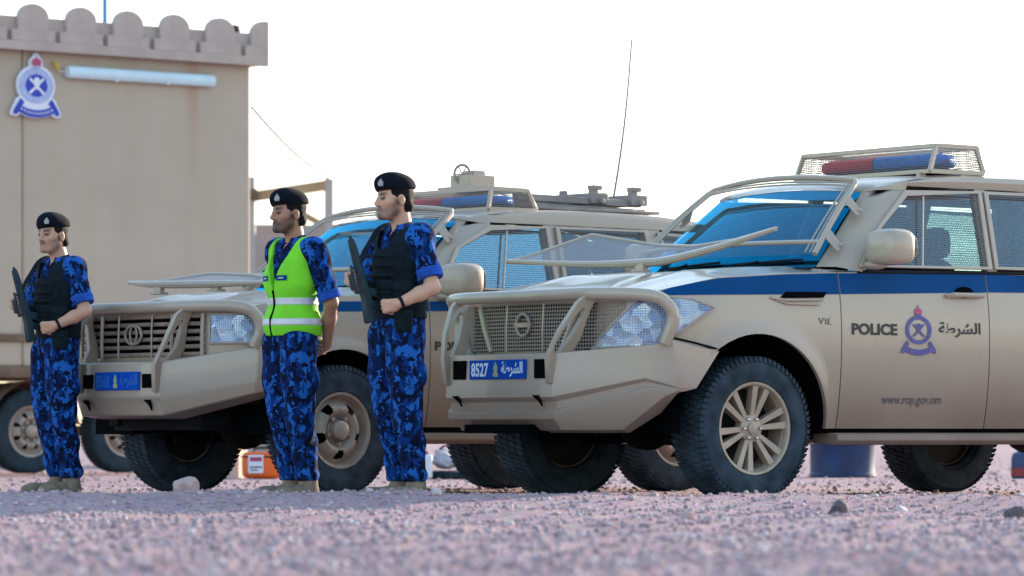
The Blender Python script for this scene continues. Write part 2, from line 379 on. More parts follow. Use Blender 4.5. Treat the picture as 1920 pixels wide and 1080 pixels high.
def make_wheel(parent, x, y, r, w_, kind, name="wheel", flip=0):
    """axle along y; outer face at +y for y>0"""
    sg = flip or (1 if y > 0 else -1)
    e = bpy.data.objects.new(name, None); col.objects.link(e); e.parent = parent; e.location = (x, y - sg * w_ / 2, r); e.rotation_euler = (0, 0, 0 if sg > 0 else math.pi)
    rr = r * {'alloy': .635, 'steel': .575, 'truck': .60}[kind]; hw = w_ / 2
    t = MB(); prof = [(rr, hw * .80), (rr + .012, hw * .93), (rr + (r - rr) * .45, hw * 1.0), (r * .93, hw * .93), (r * .972, hw * .80), (r * .978, hw * .4), (r * .98, 0)]
    prof = prof + [(a, -b) for a, b in prof[-2::-1]]
    t.lathe(prof + [(rr - .02, -hw * .7), (rr - .02, hw * .7)], ax='y', n=72, closed=True)
    nb = 70
    for k in range(nb):
        for (yy, wd, ph) in ((hw * .72, hw * .42, 0), (hw * .24, hw * .40, .5), (-hw * .24, hw * .40, 0), (-hw * .72, hw * .42, .5)):
            a = 2 * math.pi * (k + ph) / nb; c = V(math.sin(a), 0, math.cos(a)); tt = V(math.cos(a), 0, -math.sin(a)); L = 2 * math.pi * r / nb * .36
            pz = [V(0, yy, 0) + c * rad + tt * i * L + V(0, j * wd / 2 + i * .008, 0) for rad in (r * .968, r * (1.0 if abs(yy) < hw * .5 else .995)) for i, j in ((-1, -1), (1, -1), (1, 1), (-1, 1))]
            t.add(pz, [(4, 5, 6, 7), (0, 1, 5, 4), (1, 2, 6, 5), (2, 3, 7, 6), (3, 0, 4, 7)])
        # shoulder lugs running down the sidewall
        a = 2 * math.pi * k / nb; c = V(math.sin(a), 0, math.cos(a)); tt = V(math.cos(a), 0, -math.sin(a)); L = 2 * math.pi * r / nb * .33
        pz = [c * (r * q) + tt * i * L + V(0, h_, 0) for q, h_ in ((.985, hw * .88), (.92, hw * .985)) for i in (-1, 1)]
        pz2 = [p + nrm(c + V(0, 1, 0)) * .005 for p in pz]
        t.add(pz + pz2, [(4, 5, 7, 6), (0, 1, 5, 4), (2, 6, 7, 3), (0, 4, 6, 2), (1, 3, 7, 5)])
    t.build('tyre', M['rubber_old' if kind == 'truck' else 'rubber'], e, ang=30, merge=False)
    g = MB(); g.lathe([(rr + .004, hw * .84), (rr + .004, hw * .90), (rr - .012, hw * .88), (rr - .022, hw * .74), (rr - .03, -hw * .5), (rr - .035, -hw * .5), (rr - .026, hw * .6)], ax='y', n=56, closed=True)
    cy = hw * .62
    if kind == 'alloy':
        for k in range(12):
            a = 2 * math.pi * (k + (.15 if k % 2 else -.15)) / 12; c = V(math.sin(a), 0, math.cos(a)); tt = V(math.cos(a), 0, -math.sin(a))
            i0, i1 = .052, rr - .012; w0, w1 = .0135, .0205; y0, y1 = cy + .005, hw * .80
            P = [c * i0 + tt * w0 * q + V(0, y0 - dz, 0) for dz in (0, .05) for q in (-1, 1)] + [c * i1 + tt * w1 * q + V(0, y1 - dz, 0) for dz in (0, .05) for q in (-1, 1)]
            g.add(P, [(0, 1, 5, 4), (2, 6, 7, 3), (0, 4, 6, 2), (1, 3, 7, 5)])
        g.lathe([(0, cy - .05), (.078, cy - .05), (.078, cy + .004), (.05, cy + .012), (0, cy + .012)], ax='y', n=24)
        rim = g.build('rim', M['alloy'], e, bevel=.003)
        cp = MB(); cp.lathe([(0, cy + .008), (.034, cy + .008), (.033, cy + .022), (.02, cy + .026), (0, cy + .026)], ax='y', n=20); cp.build('hub_cap', M['alloy'], rim)
        for k in range(6):
            a = 2 * math.pi * (k + .5) / 6; b = MB(); b.lathe([(0, 0), (.011, 0), (.011, .018), (.005, .024), (0, .024)], o=(.060 * math.sin(a), cy + .006, .060 * math.cos(a)), ax='y', n=6); b.build('lug_nut', M['chrome'], rim)
    else:
        nh = 5 if kind == 'steel' else 8; n_r, n_a = 12, 120; G = []
        def zz(q):       # dish profile of the disc
            return cy + (-.02 + .055 * math.exp(-((q - .62) / .2) ** 2) + (.02 if q < .32 else 0))
        pts = [[V(math.sin(2 * math.pi * k / n_a) * (rr - .02) * (i / n_r), zz(i / n_r), math.cos(2 * math.pi * k / n_a) * (rr - .02) * (i / n_r)) for k in range(n_a)] for i in range(1, n_r + 1)]
        fs = []
        for i in range(n_r - 1):
            for k in range(n_a):
                q = (i + 1.5) / n_r; a = ((k + .5) / n_a * nh) % 1 - .5
                lim = .125 + .25 * (q - .6)
                if .56 < q < .86 and abs(a) < lim * (1 if .6 < q < .8 else .8): continue
                fs.append((i * n_a + k, i * n_a + (k + 1) % n_a, (i + 1) * n_a + (k + 1) % n_a, (i + 1) * n_a + k))
        fs.append(tuple(range(n_a)))
        g.add([p for r_ in pts for p in r_], fs)
        rim = g.build('rim', M['steelrim'], e, ang=50)
        cp = MB(); cp.lathe([(0, cy), (.062, cy), (.058, cy + .045), (.04, cy + .055), (0, cy + .055)], ax='y', n=20); cp.build('hub_cap', M['steelrim'], rim)
        for k in range(nh):
            a = 2 * math.pi * (k + .5) / nh; b = MB(); b.lathe([(0, 0), (.014, 0), (.014, .03), (0, .03)], o=(.085 * math.sin(a), cy - .005, .085 * math.cos(a)), ax='y', n=6); b.build('lug_nut', M['steelrim'], rim)
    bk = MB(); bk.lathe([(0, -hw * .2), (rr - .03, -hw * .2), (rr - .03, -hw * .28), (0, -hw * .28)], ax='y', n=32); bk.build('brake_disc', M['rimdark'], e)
    return e

def emblem(parent, fn, mats, crown_h=1.0):
    """crest in unit coords a in -.5..+.5, b in 0..1; fn(a,b,layer)->3D.  mats: dict of materials; parts become children"""
    def flat(name, poly, mat, lay):
        mb = MB(); mb.add([fn(a, b, lay) for a, b in poly], [tuple(range(len(poly)))]); mb.build(name, mat, parent, smooth=False)
    def band(name, o, i, mat, lay, closed=True):
        n = len(o); mb = MB(); mb.add([fn(a, b, lay) for a, b in o + i], [(k, (k + 1) % n, n + (k + 1) % n, n + k) for k in range(n if closed else n - 1)]); mb.build(name, mat, parent, smooth=False)
    def circ(r, c=(0, .50), ky=1.0, n=40): return [(c[0] + r * math.cos(2 * math.pi * k / n), c[1] + r * ky * math.sin(2 * math.pi * k / n)) for k in range(n)]
    ar = mats.get('aspect', 1.0)
    if 'disc' in mats: flat('crest_disc', circ(.36, ky=ar), mats['disc'], 1)
    band('crest_ring', circ(.36, ky=ar), circ(mats.get('inner', .26), ky=ar), mats['ring'], 2)
    if 'core' in mats: flat('crest_core', circ(.225, ky=ar), mats['core'], 2)
    # crossed swords and dagger
    for sg in (-1, 1):
        flat('crest_sword', [(sg * -.17, .50 - .15 * ar), (sg * -.13, .50 - .18 * ar), (sg * .16, .50 + .12 * ar), (sg * .13, .50 + .16 * ar)], mats['mark'], 3 if sg > 0 else 3.6)
    flat('crest_dagger', [(-.04, .50 + .16 * ar), (.04, .50 + .16 * ar), (.08, .54), (.025, .46), (0, .50 - .10 * ar), (-.025, .46), (-.08, .54)], mats['mark'], 4.2)
    # ribbon scroll
    up = []; lo = []
    for k in range(17):
        t = -1 + k / 8; up.append((.40 * t, .235 - .09 * (1 - t * t) - .02)); lo.append((.42 * t, .125 - .10 * (1 - t * t) - .015))
    band('crest_ribbon', up, lo, mats['ribbon'], 3, False)
    for sg in (-1, 1): flat('ribbon_tail', [(sg * .33, .30), (sg * .25, .235), (sg * .38, .10), (sg * .40, .045), (sg * .49, .055), (sg * .48, .11)], mats['ribbon'], 2.5)
    for k in range(11):
        t = -.8 + .16 * k; b = .165 - .095 * (1 - t * t); flat('ribbon_mark', [(.40 * t - .014, b - .014), (.40 * t + .014, b - .018), (.40 * t + .012, b + .018), (.40 * t - .012, b + .020)], mats['mark'], 4)
    # crown
    flat('crest_crown', [(-.085, .80), (.085, .80), (.105, .86), (.07, .905), (0, .925), (-.07, .905), (-.105, .86)], mats['crown'], 4)
    flat('crown_band', [(-.08, .775), (.08, .775), (.085, .80), (-.085, .80)], mats['ring'], 4.5)
    flat('crown_finial', [(-.012, .925), (.012, .925), (.02, .955), (0, .985), (-.02, .955)], mats['ring'], 4)

def seat(parent, x, y, z):
    m = MB(); m.ell((x, y, z + .10), (.25, .25, .09), 14, 8, p=.6); m.ell((x - .26, y, z + .42), (.085, .25, .36), 14, 10, rot=Matrix.Rotation(R(-14), 3, 'Y'), p=.6)
    m.ell((x - .36, y, z + .87), (.055, .13, .10), 12, 8, p=.6); return m.build('seat', M['seat'], parent)

def rounded_poly(P, r, n=4):
    """round the corners of a 2D polygon"""
    o = []; k = len(P)
    for i in range(k):
        a, b, c = V(*P[i - 1]), V(*P[i]), V(*P[(i + 1) % k]); u, w2 = nrm(a - b), nrm(c - b)
        q = min(r, np.linalg.norm(a - b) * .45, np.linalg.norm(c - b) * .45)
        for j in range(n + 1):
            t = j / n; o.append((b + u * q) * (1 - t) ** 2 + 2 * b * t * (1 - t) + (b + w2 * q) * t * t)
    return o

def make_car(sp):
    A = sp; car = thing('police_car', A['label'], 'police car', A['loc'], R(A['rot']), 'sand coloured police off-road cars')
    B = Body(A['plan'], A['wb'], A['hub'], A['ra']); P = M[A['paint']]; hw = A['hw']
    ztp = A['ztop']; zt_x = lambda x: float(np.interp(-x, [-q[0] for q in ztp], [q[1] for q in ztp]))
    def xs_of(a): return float(np.interp(a, B.S, B.P[:, 0]))
    zt = lambda a: zt_x(xs_of(a))
    zr = A['zrock']
    def zb(a):
        x = xs_of(a); z = zr if x < .2 else A['zfront']
        for xc in (0, -B.wb):
            q = B.ra ** 2 - (x - xc) ** 2
            if q > 0: z = max(z, B.hub + math.sqrt(q))
        return z
    def srange(x0, x1):
        X = list(np.linspace(x0, x1, max(3, int(abs(x1 - x0) / .06))))
        for xc in (0, -B.wb): X += [xc + B.ra * math.cos(t) for t in np.linspace(0, math.pi, 26)] + [xc + B.ra * 1.001, xc - B.ra * 1.001]
        return [B.sx(x) for x in sorted(set(round(float(x), 4) for x in X if x0 - 1e-6 <= x <= x1 + 1e-6))]
    d0, d1, d2 = A['door']; g = .004
    # --- body shell: fenders, quarters and nose belong to one shell
    sh = MB(); ex = .62
    aF = srange(d0 + g, .62); nose = list(np.linspace(B.sx(.62), B.sy(A['gy']), 14))[1:]
    B.sheet(sh, aF + nose, zb, zt, 12)
    aQ = srange(A['plan'][0][0] + .02, d2 - g); qp = MB(); B.sheet(qp, aQ, zb, zt, 12)
    # shoulder strip above the fender, hood seam at t=.06
    bd = [B.sx(x) for x in np.linspace(d0 + .02, .62, 22)] + list(np.linspace(B.sx(.62), B.mid, 22))[1:]
    ck = A['crown']
    def hoodpt(a, t):
        b = B.at(a, zt(a)); i = V(d0 + .02 + (b[0] - d0 - .02) * .72, 0, 0); c = np.interp(b[0], [-.6, .3, .9], ck)
        q = b * (1 - t) + i * t; q[2] = b[2] + c * (1 - (1 - t) ** 2.6) + .014 * math.exp(-((t - .42) / .12) ** 2); return q
    sh.grid([[hoodpt(a, t) for t in (0, .015, .03, .05, .065)] for a in bd])
    sh.build('fender', P, car, ang=40); sh.mirror().build('fender', P, car, ang=40); qp.build('quarter_panel', P, car, ang=40); qp.mirror().build('quarter_panel', P, car, ang=40)
    xr = A['plan'][0][0]
    tg = MB(); tg.grid([[V(xr + .015, y, z) for y in np.linspace(-.80, .80, 8)] for z in np.linspace(.5, A['belt'], 6)]); tg.build('tailgate', P, car)
    ho = MB(); ho.grid([[hoodpt(a, t) for t in np.linspace(.068, 1, 20)] for a in bd]); hh = MB(); hh.join(ho); hh.join(ho.mirror()); hood = hh.build('hood', P, car, ang=60)
    # dark backing inside the panel gaps and engine bay
    gp = MB(); ar = [B.sx(x) for x in np.linspace(xr + .1, d0 + .35, 40)]
    def zin(a):
        x = xs_of(a); z = zr + .02
        for xc in (0, -B.wb):
            q = (B.ra + .03) ** 2 - (x - xc) ** 2
            if q > 0: z = max(z, B.hub + math.sqrt(q))
        return z
    B.sheet(gp, ar, zin, lambda a: zt(a) - .02, 6, off=-.022, skirt=0); g2 = MB(); g2.join(gp); g2.join(gp.mirror()); g2.build('inner_panel', M['gap'], car)
    # wheel wells
    for xc in (0, -B.wb):
        for sg in (1, -1):
            m = MB(); m.grid([[V(xc + (B.ra + .004) * math.cos(t), sg * y, B.hub + (B.ra + .004) * math.sin(t)) for t in np.linspace(-.05, math.pi + .05, 24)] for y in (.52, hw - .035)])
            m.grid([[V(xc + (B.ra) * math.cos(t) * q, sg * .53, B.hub + B.ra * math.sin(t) * q) for t in np.linspace(-.05, math.pi + .05, 24)] for q in (.05, 1)])
            m.build('wheel_well', M['gap'], car)
    # --- doors
    for sg, tagm in ((1, 0), (-1, 1)):
        for (xa, xb, nm) in ((d1 + g, d0 - g, 'front'), (d2 + g, d1 - g, 'rear')):
            m = MB(); B.sheet(m, srange(xa, xb), lambda a: max(zr, zb(a)), zt, 12)
            if tagm: m = m.mirror()
            dr = m.build('door', P, car, ang=40)
            hx = (xa + .05, xa + .33); hz = A['hz']
            h_ = MB(); y0 = B.at(B.sx(hx[0]), hz)[1]
            h_.tube([(hx[1], y0 + .012, hz - .006), (hx[1] - .02, y0 + .045, hz), ((hx[0] + hx[1]) / 2, y0 + .052, hz), (hx[0] + .02, y0 + .045, hz), (hx[0], y0 + .012, hz - .002)], .014, 8, sx=1.0)
            r_ = MB(); r_.ell(((hx[0] + hx[1]) / 2, y0 + .006, hz + .018), (.075, .008, .032), 16, 8)
            if tagm: h_ = h_.mirror(); r_ = r_.mirror()
            hd = h_.build('handle', P, dr); r_.build('handle_recess', M['gap'], dr)
    # --- stripe along the side
    st, sb = A['stripe']
    ss = [B.sx(x) for x in np.linspace(xr + .06, st[0][0], 90)]
    fu = lambda a: float(np.interp(-xs_of(a), [-q[0] for q in st], [q[1] for q in st])); fb = lambda a: float(np.interp(-xs_of(a), [-q[0] for q in sb], [q[1] for q in sb]))
    seg = [(d0 + .006, 9), (d1 + .006, d0 - .006), (d2 + .006, d1 - .006), (-9, d2 - .006)]
    for sg in (1, -1):
        for lo_, hi_ in seg:
            s2 = sorted([a for a in ss if lo_ < xs_of(a) < hi_] + ([B.sx(lo_)] if lo_ > -8 else []) + ([B.sx(hi_)] if hi_ < 8 else []))
            m = MB(); G = [[B.at(a, fb(a) + (min(fu(a), zt(a)) - fb(a)) * k / 6, .003) for k in range(7)] for a in s2]; m.grid(G)
            if sg < 0: m = m.mirror()
            m.build('blue_stripe', M['stripe'], car, ang=60)
    # --- running boards, chassis, axles
    for sg in (1, -1):
        m = MB(); x0, x1 = -B.ra - .02, -B.wb + B.ra + .02; z0, z1 = A['board']
        sec = [(.80, z0 + .01), (hw + .005, z0), (hw + .035, z0 + .025), (hw + .03, z1 - .01), (hw, z1), (.80, z1)]
        m.prism([(x0 - .02, sg * y, z) for y, z in sec], (x1 - x0 + .04, 0, 0)); m.build('running_board', P, car, bevel=.006)
    ch = MB()
    for sg in (1, -1):
        ch.beam((.72, sg * .42, .50), (xr + .2, sg * .42, .50), .10, .14)
        ch.cyl((.05, sg * .12, .42), (.02, sg * .75, .40), .035, 10); ch.beam((.22, sg * .40, .34), (.02, sg * .70, .33), .07, .05); ch.beam((-.30, sg * .38, .36), (-.02, sg * .70, .33), .06, .05)
        ch.cyl((.02, sg * .66, .36), (-.02, sg * .60, .78), .05, 12)
    ch.ell((.05, .05, .42), (.17, .16, .14), 14, 8); ch.cyl((-B.wb, -.75, B.hub), (-B.wb, .75, B.hub), .055, 12); ch.ell((-B.wb, 0, B.hub), (.18, .17, .16), 14, 8)
    ch.box((.45, 0, .50), (.5, .9, .20)); ch.box((-1.0, 0, .47), (1.6, 1.05, .16)); ch.box((-2.3, .2, .45), (.9, .5, .18)); ch.box((-1.5, 0, .58), (4.0, 1.5, .05)); ch.cyl((-.4, -.25, .37), (-2.9, -.25, .39), .035, 8)
    ch.build('chassis', M['chassis'], car, bevel=.01)
    for x in (0, -B.wb):
        for sg in (1, -1): make_wheel(car, x, sg * A['face'] if (sg > 0 or x < -1) else -A.get('rfy', A['face']), A['tyre'], A['tw'], A['wheel'])
    # --- front: grille area between the lamps
    fz = MB(); aa = list(np.linspace(B.sy(A['gy'] - .0), B.L - B.sy(A['gy']), 30)); zg0, zg1 = A['gz']
    B.sheet(fz, aa, lambda a: zg0 - .08, lambda a: zt(a) - .006, 8, off=-.03, skirt=0)
    fz.build('grille_recess', M['gap'], car)
    fr = MB()
    for (z0, z1) in ((zg1, zg1 + .035), (zg0 - .05, zg0)):
        B.sheet(fr, aa, lambda a: z0, lambda a: z1, 2, off=.0, skirt=0); 
    fr.build('grille_surround', P, car)
    A['front'](car, B, P)
    # --- greenhouse
    by, bz, ty, tz = A['glassp']; sl = (ty - by) / (tz - bz); yp = lambda z: by + (z - bz) * sl
    wb_, wt = A['ws']; cab = MB()
    rf = A['roof']; rx0, rx1 = rf[0][0], rf[-1][0]
    def rz(x): return float(np.interp(-x, [-q[0] for q in rf], [q[1] for q in rf]))
    def ry(x): return float(np.interp(-x, [-rx0, -rx0 + .25, -rx1], [wt[1], ty + .012, ty - .005]))
    rx = list(np.linspace(rx0, rx0 - .4, 9)) + list(np.linspace(rx0 - .4, rx1, 16))[1:]
    G = []
    for x in rx:
        row = []
        for k in range(-12, 13):
            t = k / 12; y = ry(x) * math.copysign(1 - (1 - abs(t)) ** 1.5, t) if t else 0
            row.append(V(x + (.05 * (t * t) * -1 if x > rx0 - .05 else 0), y, rz(x) - A['rdrop'] * abs(y / ry(x)) ** 4))
        G.append(row)
    roof = MB(); roof.grid(G); roof.grid([G[-1], [V(rx1 - .12, p[1] * 1.1, A['belt']) for p in G[-1]]]); rfo = roof.build('roof', P, car, ang=60)
    # roof rail / cant rail + pillars as solid strips on each side
    for sg in (1, -1):
        c = MB()
        def q(x, z, o=0): return V(x, sg * (yp(z) + o), z)
        def strip(poly, o=.012, t=.05): c.prism([q(x, z, o) for x, z in poly], (0, -sg * t, -.004))
        F, Wn = A['win'][0], A['win']
        top = A['railz']
        # A pillar: windscreen edge to door frame, real depth
        a0, a1 = V(wb_[0], sg * wb_[1], wb_[2]), V(wt[0], sg * wt[1], wt[2])
        fb_, fm, ft = q(F[0][0] - .015, F[0][1] - .03, .013), q(F[1][0] - .02, F[1][1] - .01, .013), q(F[2][0] - .02, F[2][1] + .012, .013)
        Gp = []
        for k in range(9):
            t = k / 8; inn = a0 * (1 - t) + a1 * t
            out = (fb_ * (1 - 2 * t) + fm * 2 * t) if t < .5 else (fm * (2 - 2 * t) + ft * (2 * t - 1))
            md = (inn + out) / 2 + V(.045, sg * .028, .012) * (1 - .3 * t); Gp.append([inn + V(-.05, -sg * .03, -.02), inn, inn * .7 + md * .3 + V(.006, sg * .004, 0), md, out * .7 + md * .3 + V(0, sg * .006, 0), out, out + V(0, -sg * .05, 0)])
        c.grid(Gp)
        c.prism([tuple(a0 + V(.03, 0, -.01)), tuple(fb_), (fb_[0], fb_[1] - sg * .015, zt_x(fb_[0]) + .004), (d0 + .02, fb_[1] - sg * .015, zt_x(d0) + .004), (a0[0] + .05, a0[1], zt_x(d0) + .006)], (0, -sg * .02, 0))
        # cant rail from A pillar to the tail
        def redge(x): return V(x, np.interp(-x, [-v for v in rx], [r_[24 if sg > 0 else 0][1] for r_ in G]), np.interp(-x, [-v for v in rx], [r_[24][2] for r_ in G]))
        lo_, up_ = [], []
        for k in range(7):
            t = k / 6; b_ = V(.045, sg * .028, .012) * .7; lo_.append(a1 * (1 - t) + ft * t + b_ * 4 * t * (1 - t)); up_.append(redge(rx0 - .02 + (F[2][0] - .02 - rx0) * t) + V(0, sg * .002, .004))
        lo_ = [a1 + V(-.01, -sg * .10, .012)] + lo_; up_ = [redge(rx0 - .02) + V(0, -sg * .10, .02)] + up_
        c.grid([lo_, [p * .5 + r_ * .5 + V(.004, sg * .010, .006) for p, r_ in zip(lo_, up_)], up_])
        pts = [(x, top(x)) for x in np.linspace(F[2][0] - .015, rx1 + .02, 12)]
        Gr = []
        for (x, z) in pts:
            e = G[min(range(len(rx)), key=lambda i: abs(rx[i] - x))][24 if sg > 0 else 0]
            y1 = np.interp(-x, [-v for v in rx], [r_[24 if sg > 0 else 0][1] for r_ in G]); z1 = np.interp(-x, [-v for v in rx], [r_[24][2] for r_ in G])
            o_ = q(x, z, .014); i_ = V(x, y1, z1); Gr.append([o_ + V(0, -sg * .05, -.004), o_, o_ * .5 + i_ * .5 + V(0, sg * .012, .006), i_])
        c.grid(Gr)
        # other pillars
        for (xa_t, xb_t, xa_b, xb_b) in A['pillars']:
            strip([(xa_b, A['belt'] + .012), (xb_b, A['belt'] + .012), (xb_t, top(xb_t) + .004), (xa_t, top(xa_t) + .004)], .010)
        c.build('cab_pillar', P, car, ang=35)
        # belt moulding
        bm_ = MB(); zbl = lambda x: zt_x(x)
        X = np.linspace(F[0][0] + .02, rx1 - .05, 14); bm_.grid([[V(x, sg * (B.at(B.sx(x), zbl(x))[1] + o), zbl(x) + h_) for x in X] for o, h_ in ((.004, -.008), (.012, .0), (.006, .012), (-.03, .016))])
        bm_.build('belt_moulding', M['black'], car)
        for wi, W in enumerate(A['win']):
            gl = MB(); W2 = rounded_poly(W, .03)
            n = len(W2); gl.add([q(x, z, -.012) for x, z in W2], [tuple(range(n))]); pane = gl.build('window', M['glass'], car, smooth=False)
            if wi < A.get('guards', 3):
                ctr = V(np.mean([p[0] for p in W]), np.mean([p[1] for p in W]))
                o2 = [V(*p) + nrm(V(*p) - ctr) * .012 for p in W]; i2 = [V(*p) - nrm(V(*p) - ctr) * .024 for p in W]
                fr_ = MB(); fr_.ring([q(x, z, .016) for x, z in o2], [q(x, z, .016) for x, z in i2], (0, sg * .016, .004)); gd = fr_.build('window_guard', P, car, bevel=.003)
                poly_uv('guard_mesh', [q(x, z, .022) for x, z in o2], [(x, z) for x, z in o2], M['meshw'], gd)
                if wi == 0:
                    rd = MB(); rd.tube([q(F[2][0] - .14, F[2][1] - .02, .02), q(F[2][0] + .02, A['belt'] + .03, .02)], .007, 6); rd.build('guard_bar', P, gd)
    # windscreen
    def ws(u, t, off=0):
        """u -1..1 across, t 0..1 up"""
        y = u * (wb_[1] * (1 - t) + wt[1] * t); x = wb_[0] * (1 - t) + wt[0] * t + A['wsb'] * (1 - u * u) * (1 - .6 * t) - .05 * math.sin(math.pi * t) * 0
        z = wb_[2] * (1 - t) + wt[2] * t + .03 * (1 - u * u) * t + .02 * math.sin(math.pi * t)
        return V(x, y, z) + V(.68, 0, .73) * off
    wsm = MB(); wsm.grid([[ws(u, t) for u in np.linspace(-1, 1, 17)] for t in np.linspace(0, 1, 9)]); wsm.build('windscreen', M['wsglass'], car)
    cw = MB(); cw.grid([[ws(u, 0, 0) + V(o, 0, h_) for u in np.linspace(-1, 1, 13)] for o, h_ in ((-.02, .002), (.07, -.015), (.16, -.05), (.20, -.10))]); cw.build('cowl', M['black'], car)
    for u0 in (-.55, .25):
        wp_ = MB(); pw = [ws(u0 + .62 * k, .03 + .035 * k, .014) for k in np.linspace(0, 1, 6)]; wp_.tube(pw, .008, 6); wp_.tube([pw[0] + V(.05, 0, -.03), pw[2] + V(.01, 0, .008)], .007, 6); wp_.build('wiper', M['black'], car)
    hd_ = MB(); hd_.grid([[ws(u, 1, 0) + V(o, 0, h_) for u in np.linspace(-.9, .9, 13)] for o, h_ in ((-.10, .012), (-.05, .015), (.0, .003))]); hd_.build('windscreen_header', P, car)
    # windscreen guard: tube frame standing off the glass
    of = A['wsg']
    pn = [ws(1.04, t, of) for t in np.linspace(.02, .96, 6)]; pf = [ws(-1.04, t, of) for t in np.linspace(.02, .96, 6)]
    topc = [ws(u, 1.02, of + .012 * (1 - u * u)) for u in np.linspace(1.0, -1.0, 9)]
    gf = MB(); gf.tube(pf + topc[::-1] + pn[::-1], .017, 8)
    gf.tube([ws(u, .16, of) for u in np.linspace(-1.03, 1.03, 9)], .014, 8)
    for k in (.045, .085):
        for sg in (-1, 1): gf.tube([ws(sg * (1.04 - k), t, of) for t in np.linspace(.04, .97, 6)], .006, 6)
        gf.tube([ws(u, 1.02 - k, of) for u in np.linspace(-1, 1, 9)], .006, 6)
    gfr = gf.build('windscreen_guard', P, car)
    sheet_uv('guard_mesh', [[ws(u, t, of) for u in np.linspace(-1.03, 1.03, 13)] for t in np.linspace(.02, 1.0, 7)], [[(u * wb_[1], t * .75) for u in np.linspace(-1.03, 1.03, 13)] for t in np.linspace(.02, 1.0, 7)], M['meshs'], gfr)
    for sg in (-1, 1):
        for t in (.28, .74):
            b = MB(); p0 = ws(sg * 1.04, t, of); p1 = ws(sg * 1.08, t - .07, -.0) + V(0, sg * .035, 0); dx = ws(sg * 1.04, t + .055, of) - ws(sg * 1.04, t - .055, of)
            b.prism([p0 - dx / 2, p0 + dx / 2, p1 + dx * .42, p1 - dx * .42], tuple(V(.012, sg * .012, .004))); b.build('guard_bracket', P, gfr, bevel=.003)
            for kx in (-.3, .3):
                bo = MB(); pc = p1 + dx * kx + V(.014, sg * .016, .006); bo.ell(pc, (.012, .012, .012), 8, 6); bo.build('bolt', P, gfr)
    # interior
    it = MB(); it.box((d0 - .12, 0, A['belt'] - .12), (.35, 1.5, .22)); it.ell((d0 - .16, .40, A['belt'] + .02), (.16, .22, .07), 12, 8); it.box((-2.0, 0, .62), (2.8, 1.5, .04)); it.build('dashboard', M['seat'], car, bevel=.03)
    for x, ys in ((d0 - .72, (.38, -.38)), (d0 - 1.65, (.40, -.40))):
        for y in ys: seat(car, x, y, A['belt'] - .62)
    sw = MB(); c0 = V(d0 - .38, .40, A['belt'] + .04); sw.tube([c0 + V(.06 * math.sin(t), .185 * math.cos(t), .17 * math.sin(t)) for t in np.linspace(0, 2 * math.pi, 20)[:-1]], .015, 8, closed=True)
    sw.cyl(c0, c0 + V(.2, 0, -.08), .03, 8); sw.beam(c0 + V(0, -.17, 0), c0 + V(0, .17, 0), .02, .05); sw.build('steering_wheel', M['black'], car)
    mi = MB(); mi.ell(ws(0, .86, -.08), (.02, .12, .035), 10, 6, p=.6); mi.build('inside_mirror', M['black'], car)
    # door mirrors
    mx, mz = A['mirror']
    for sg in (1, -1):
        m = MB(); m.ell((mx, sg * (hw + .13), mz), (.11, .135, .105), 24, 14, p=.55)
        m.ell((mx + .02, sg * (hw + .02), mz - .10), (.06, .09, .03), 12, 8); mm = m.build('door_mirror', P, car, ang=60)
        g_ = MB(); g_.ell((mx - .107, sg * (hw + .135), mz), (.006, .11, .08), 16, 8, p=.6); g_.build('mirror_glass', M['chrome'], mm)
    # beacon bar inside its cage
    cg = A['cage']; (xf_t, xr_t, xf_b, xr_b, z0, z1, cy) = cg
    k = MB()
    def cc(x, y, z): return V(x, y, z)
    for y in (-cy, cy):
        yt = y * .985
        L = [cc(xf_b, y, z0), cc(xf_t, yt, z1), cc(xr_t, yt, z1), cc(xr_b, y, z0)]
        for i in range(4): k.beam(L[i], L[(i + 1) % 4], .022, .028)
    for a, b in ((cc(xf_b, -cy, z0), cc(xf_b, cy, z0)), (cc(xf_t, -cy, z1), cc(xf_t, cy, z1)), (cc(xr_t, -cy, z1), cc(xr_t, cy, z1)), (cc(xr_b, -cy, z0), cc(xr_b, cy, z0))): k.beam(a, b, .028, .026)
    for y in (-cy + .08, cy - .08):
        for x in (xf_b, xr_b): k.box((x, y, z0 - .05), (.05, .03, .09))
    cage = k.build('beacon_cage', P, car, bevel=.003)
    for (Q, W) in (([cc(xf_b, -cy, z0), cc(xf_b, cy, z0), cc(xf_t, cy, z1), cc(xf_t, -cy, z1)], 1), ([cc(xr_b, -cy, z0), cc(xr_b, cy, z0), cc(xr_t, cy, z1), cc(xr_t, -cy, z1)], 1), ([cc(xf_b, cy, z0), cc(xr_b, cy, z0), cc(xr_t, cy, z1), cc(xf_t, cy, z1)], 0), ([cc(xf_b, -cy, z0), cc(xr_b, -cy, z0), cc(xr_t, -cy, z1), cc(xf_t, -cy, z1)], 0)):
        poly_uv('cage_mesh', Q, [((p[1] if W else p[0]), p[2]) for p in Q], M['meshw'], cage)
    xm = (xf_b + xr_b) / 2; zm = z0 + (z1 - z0) * .48; hz_ = (z1 - z0) * .30
    bb = MB(); bb.box((xm, 0, z0 + .012), (.26, cy * 1.7, .03)); bar = bb.build('beacon_bar', M['black'], car, bevel=.006)
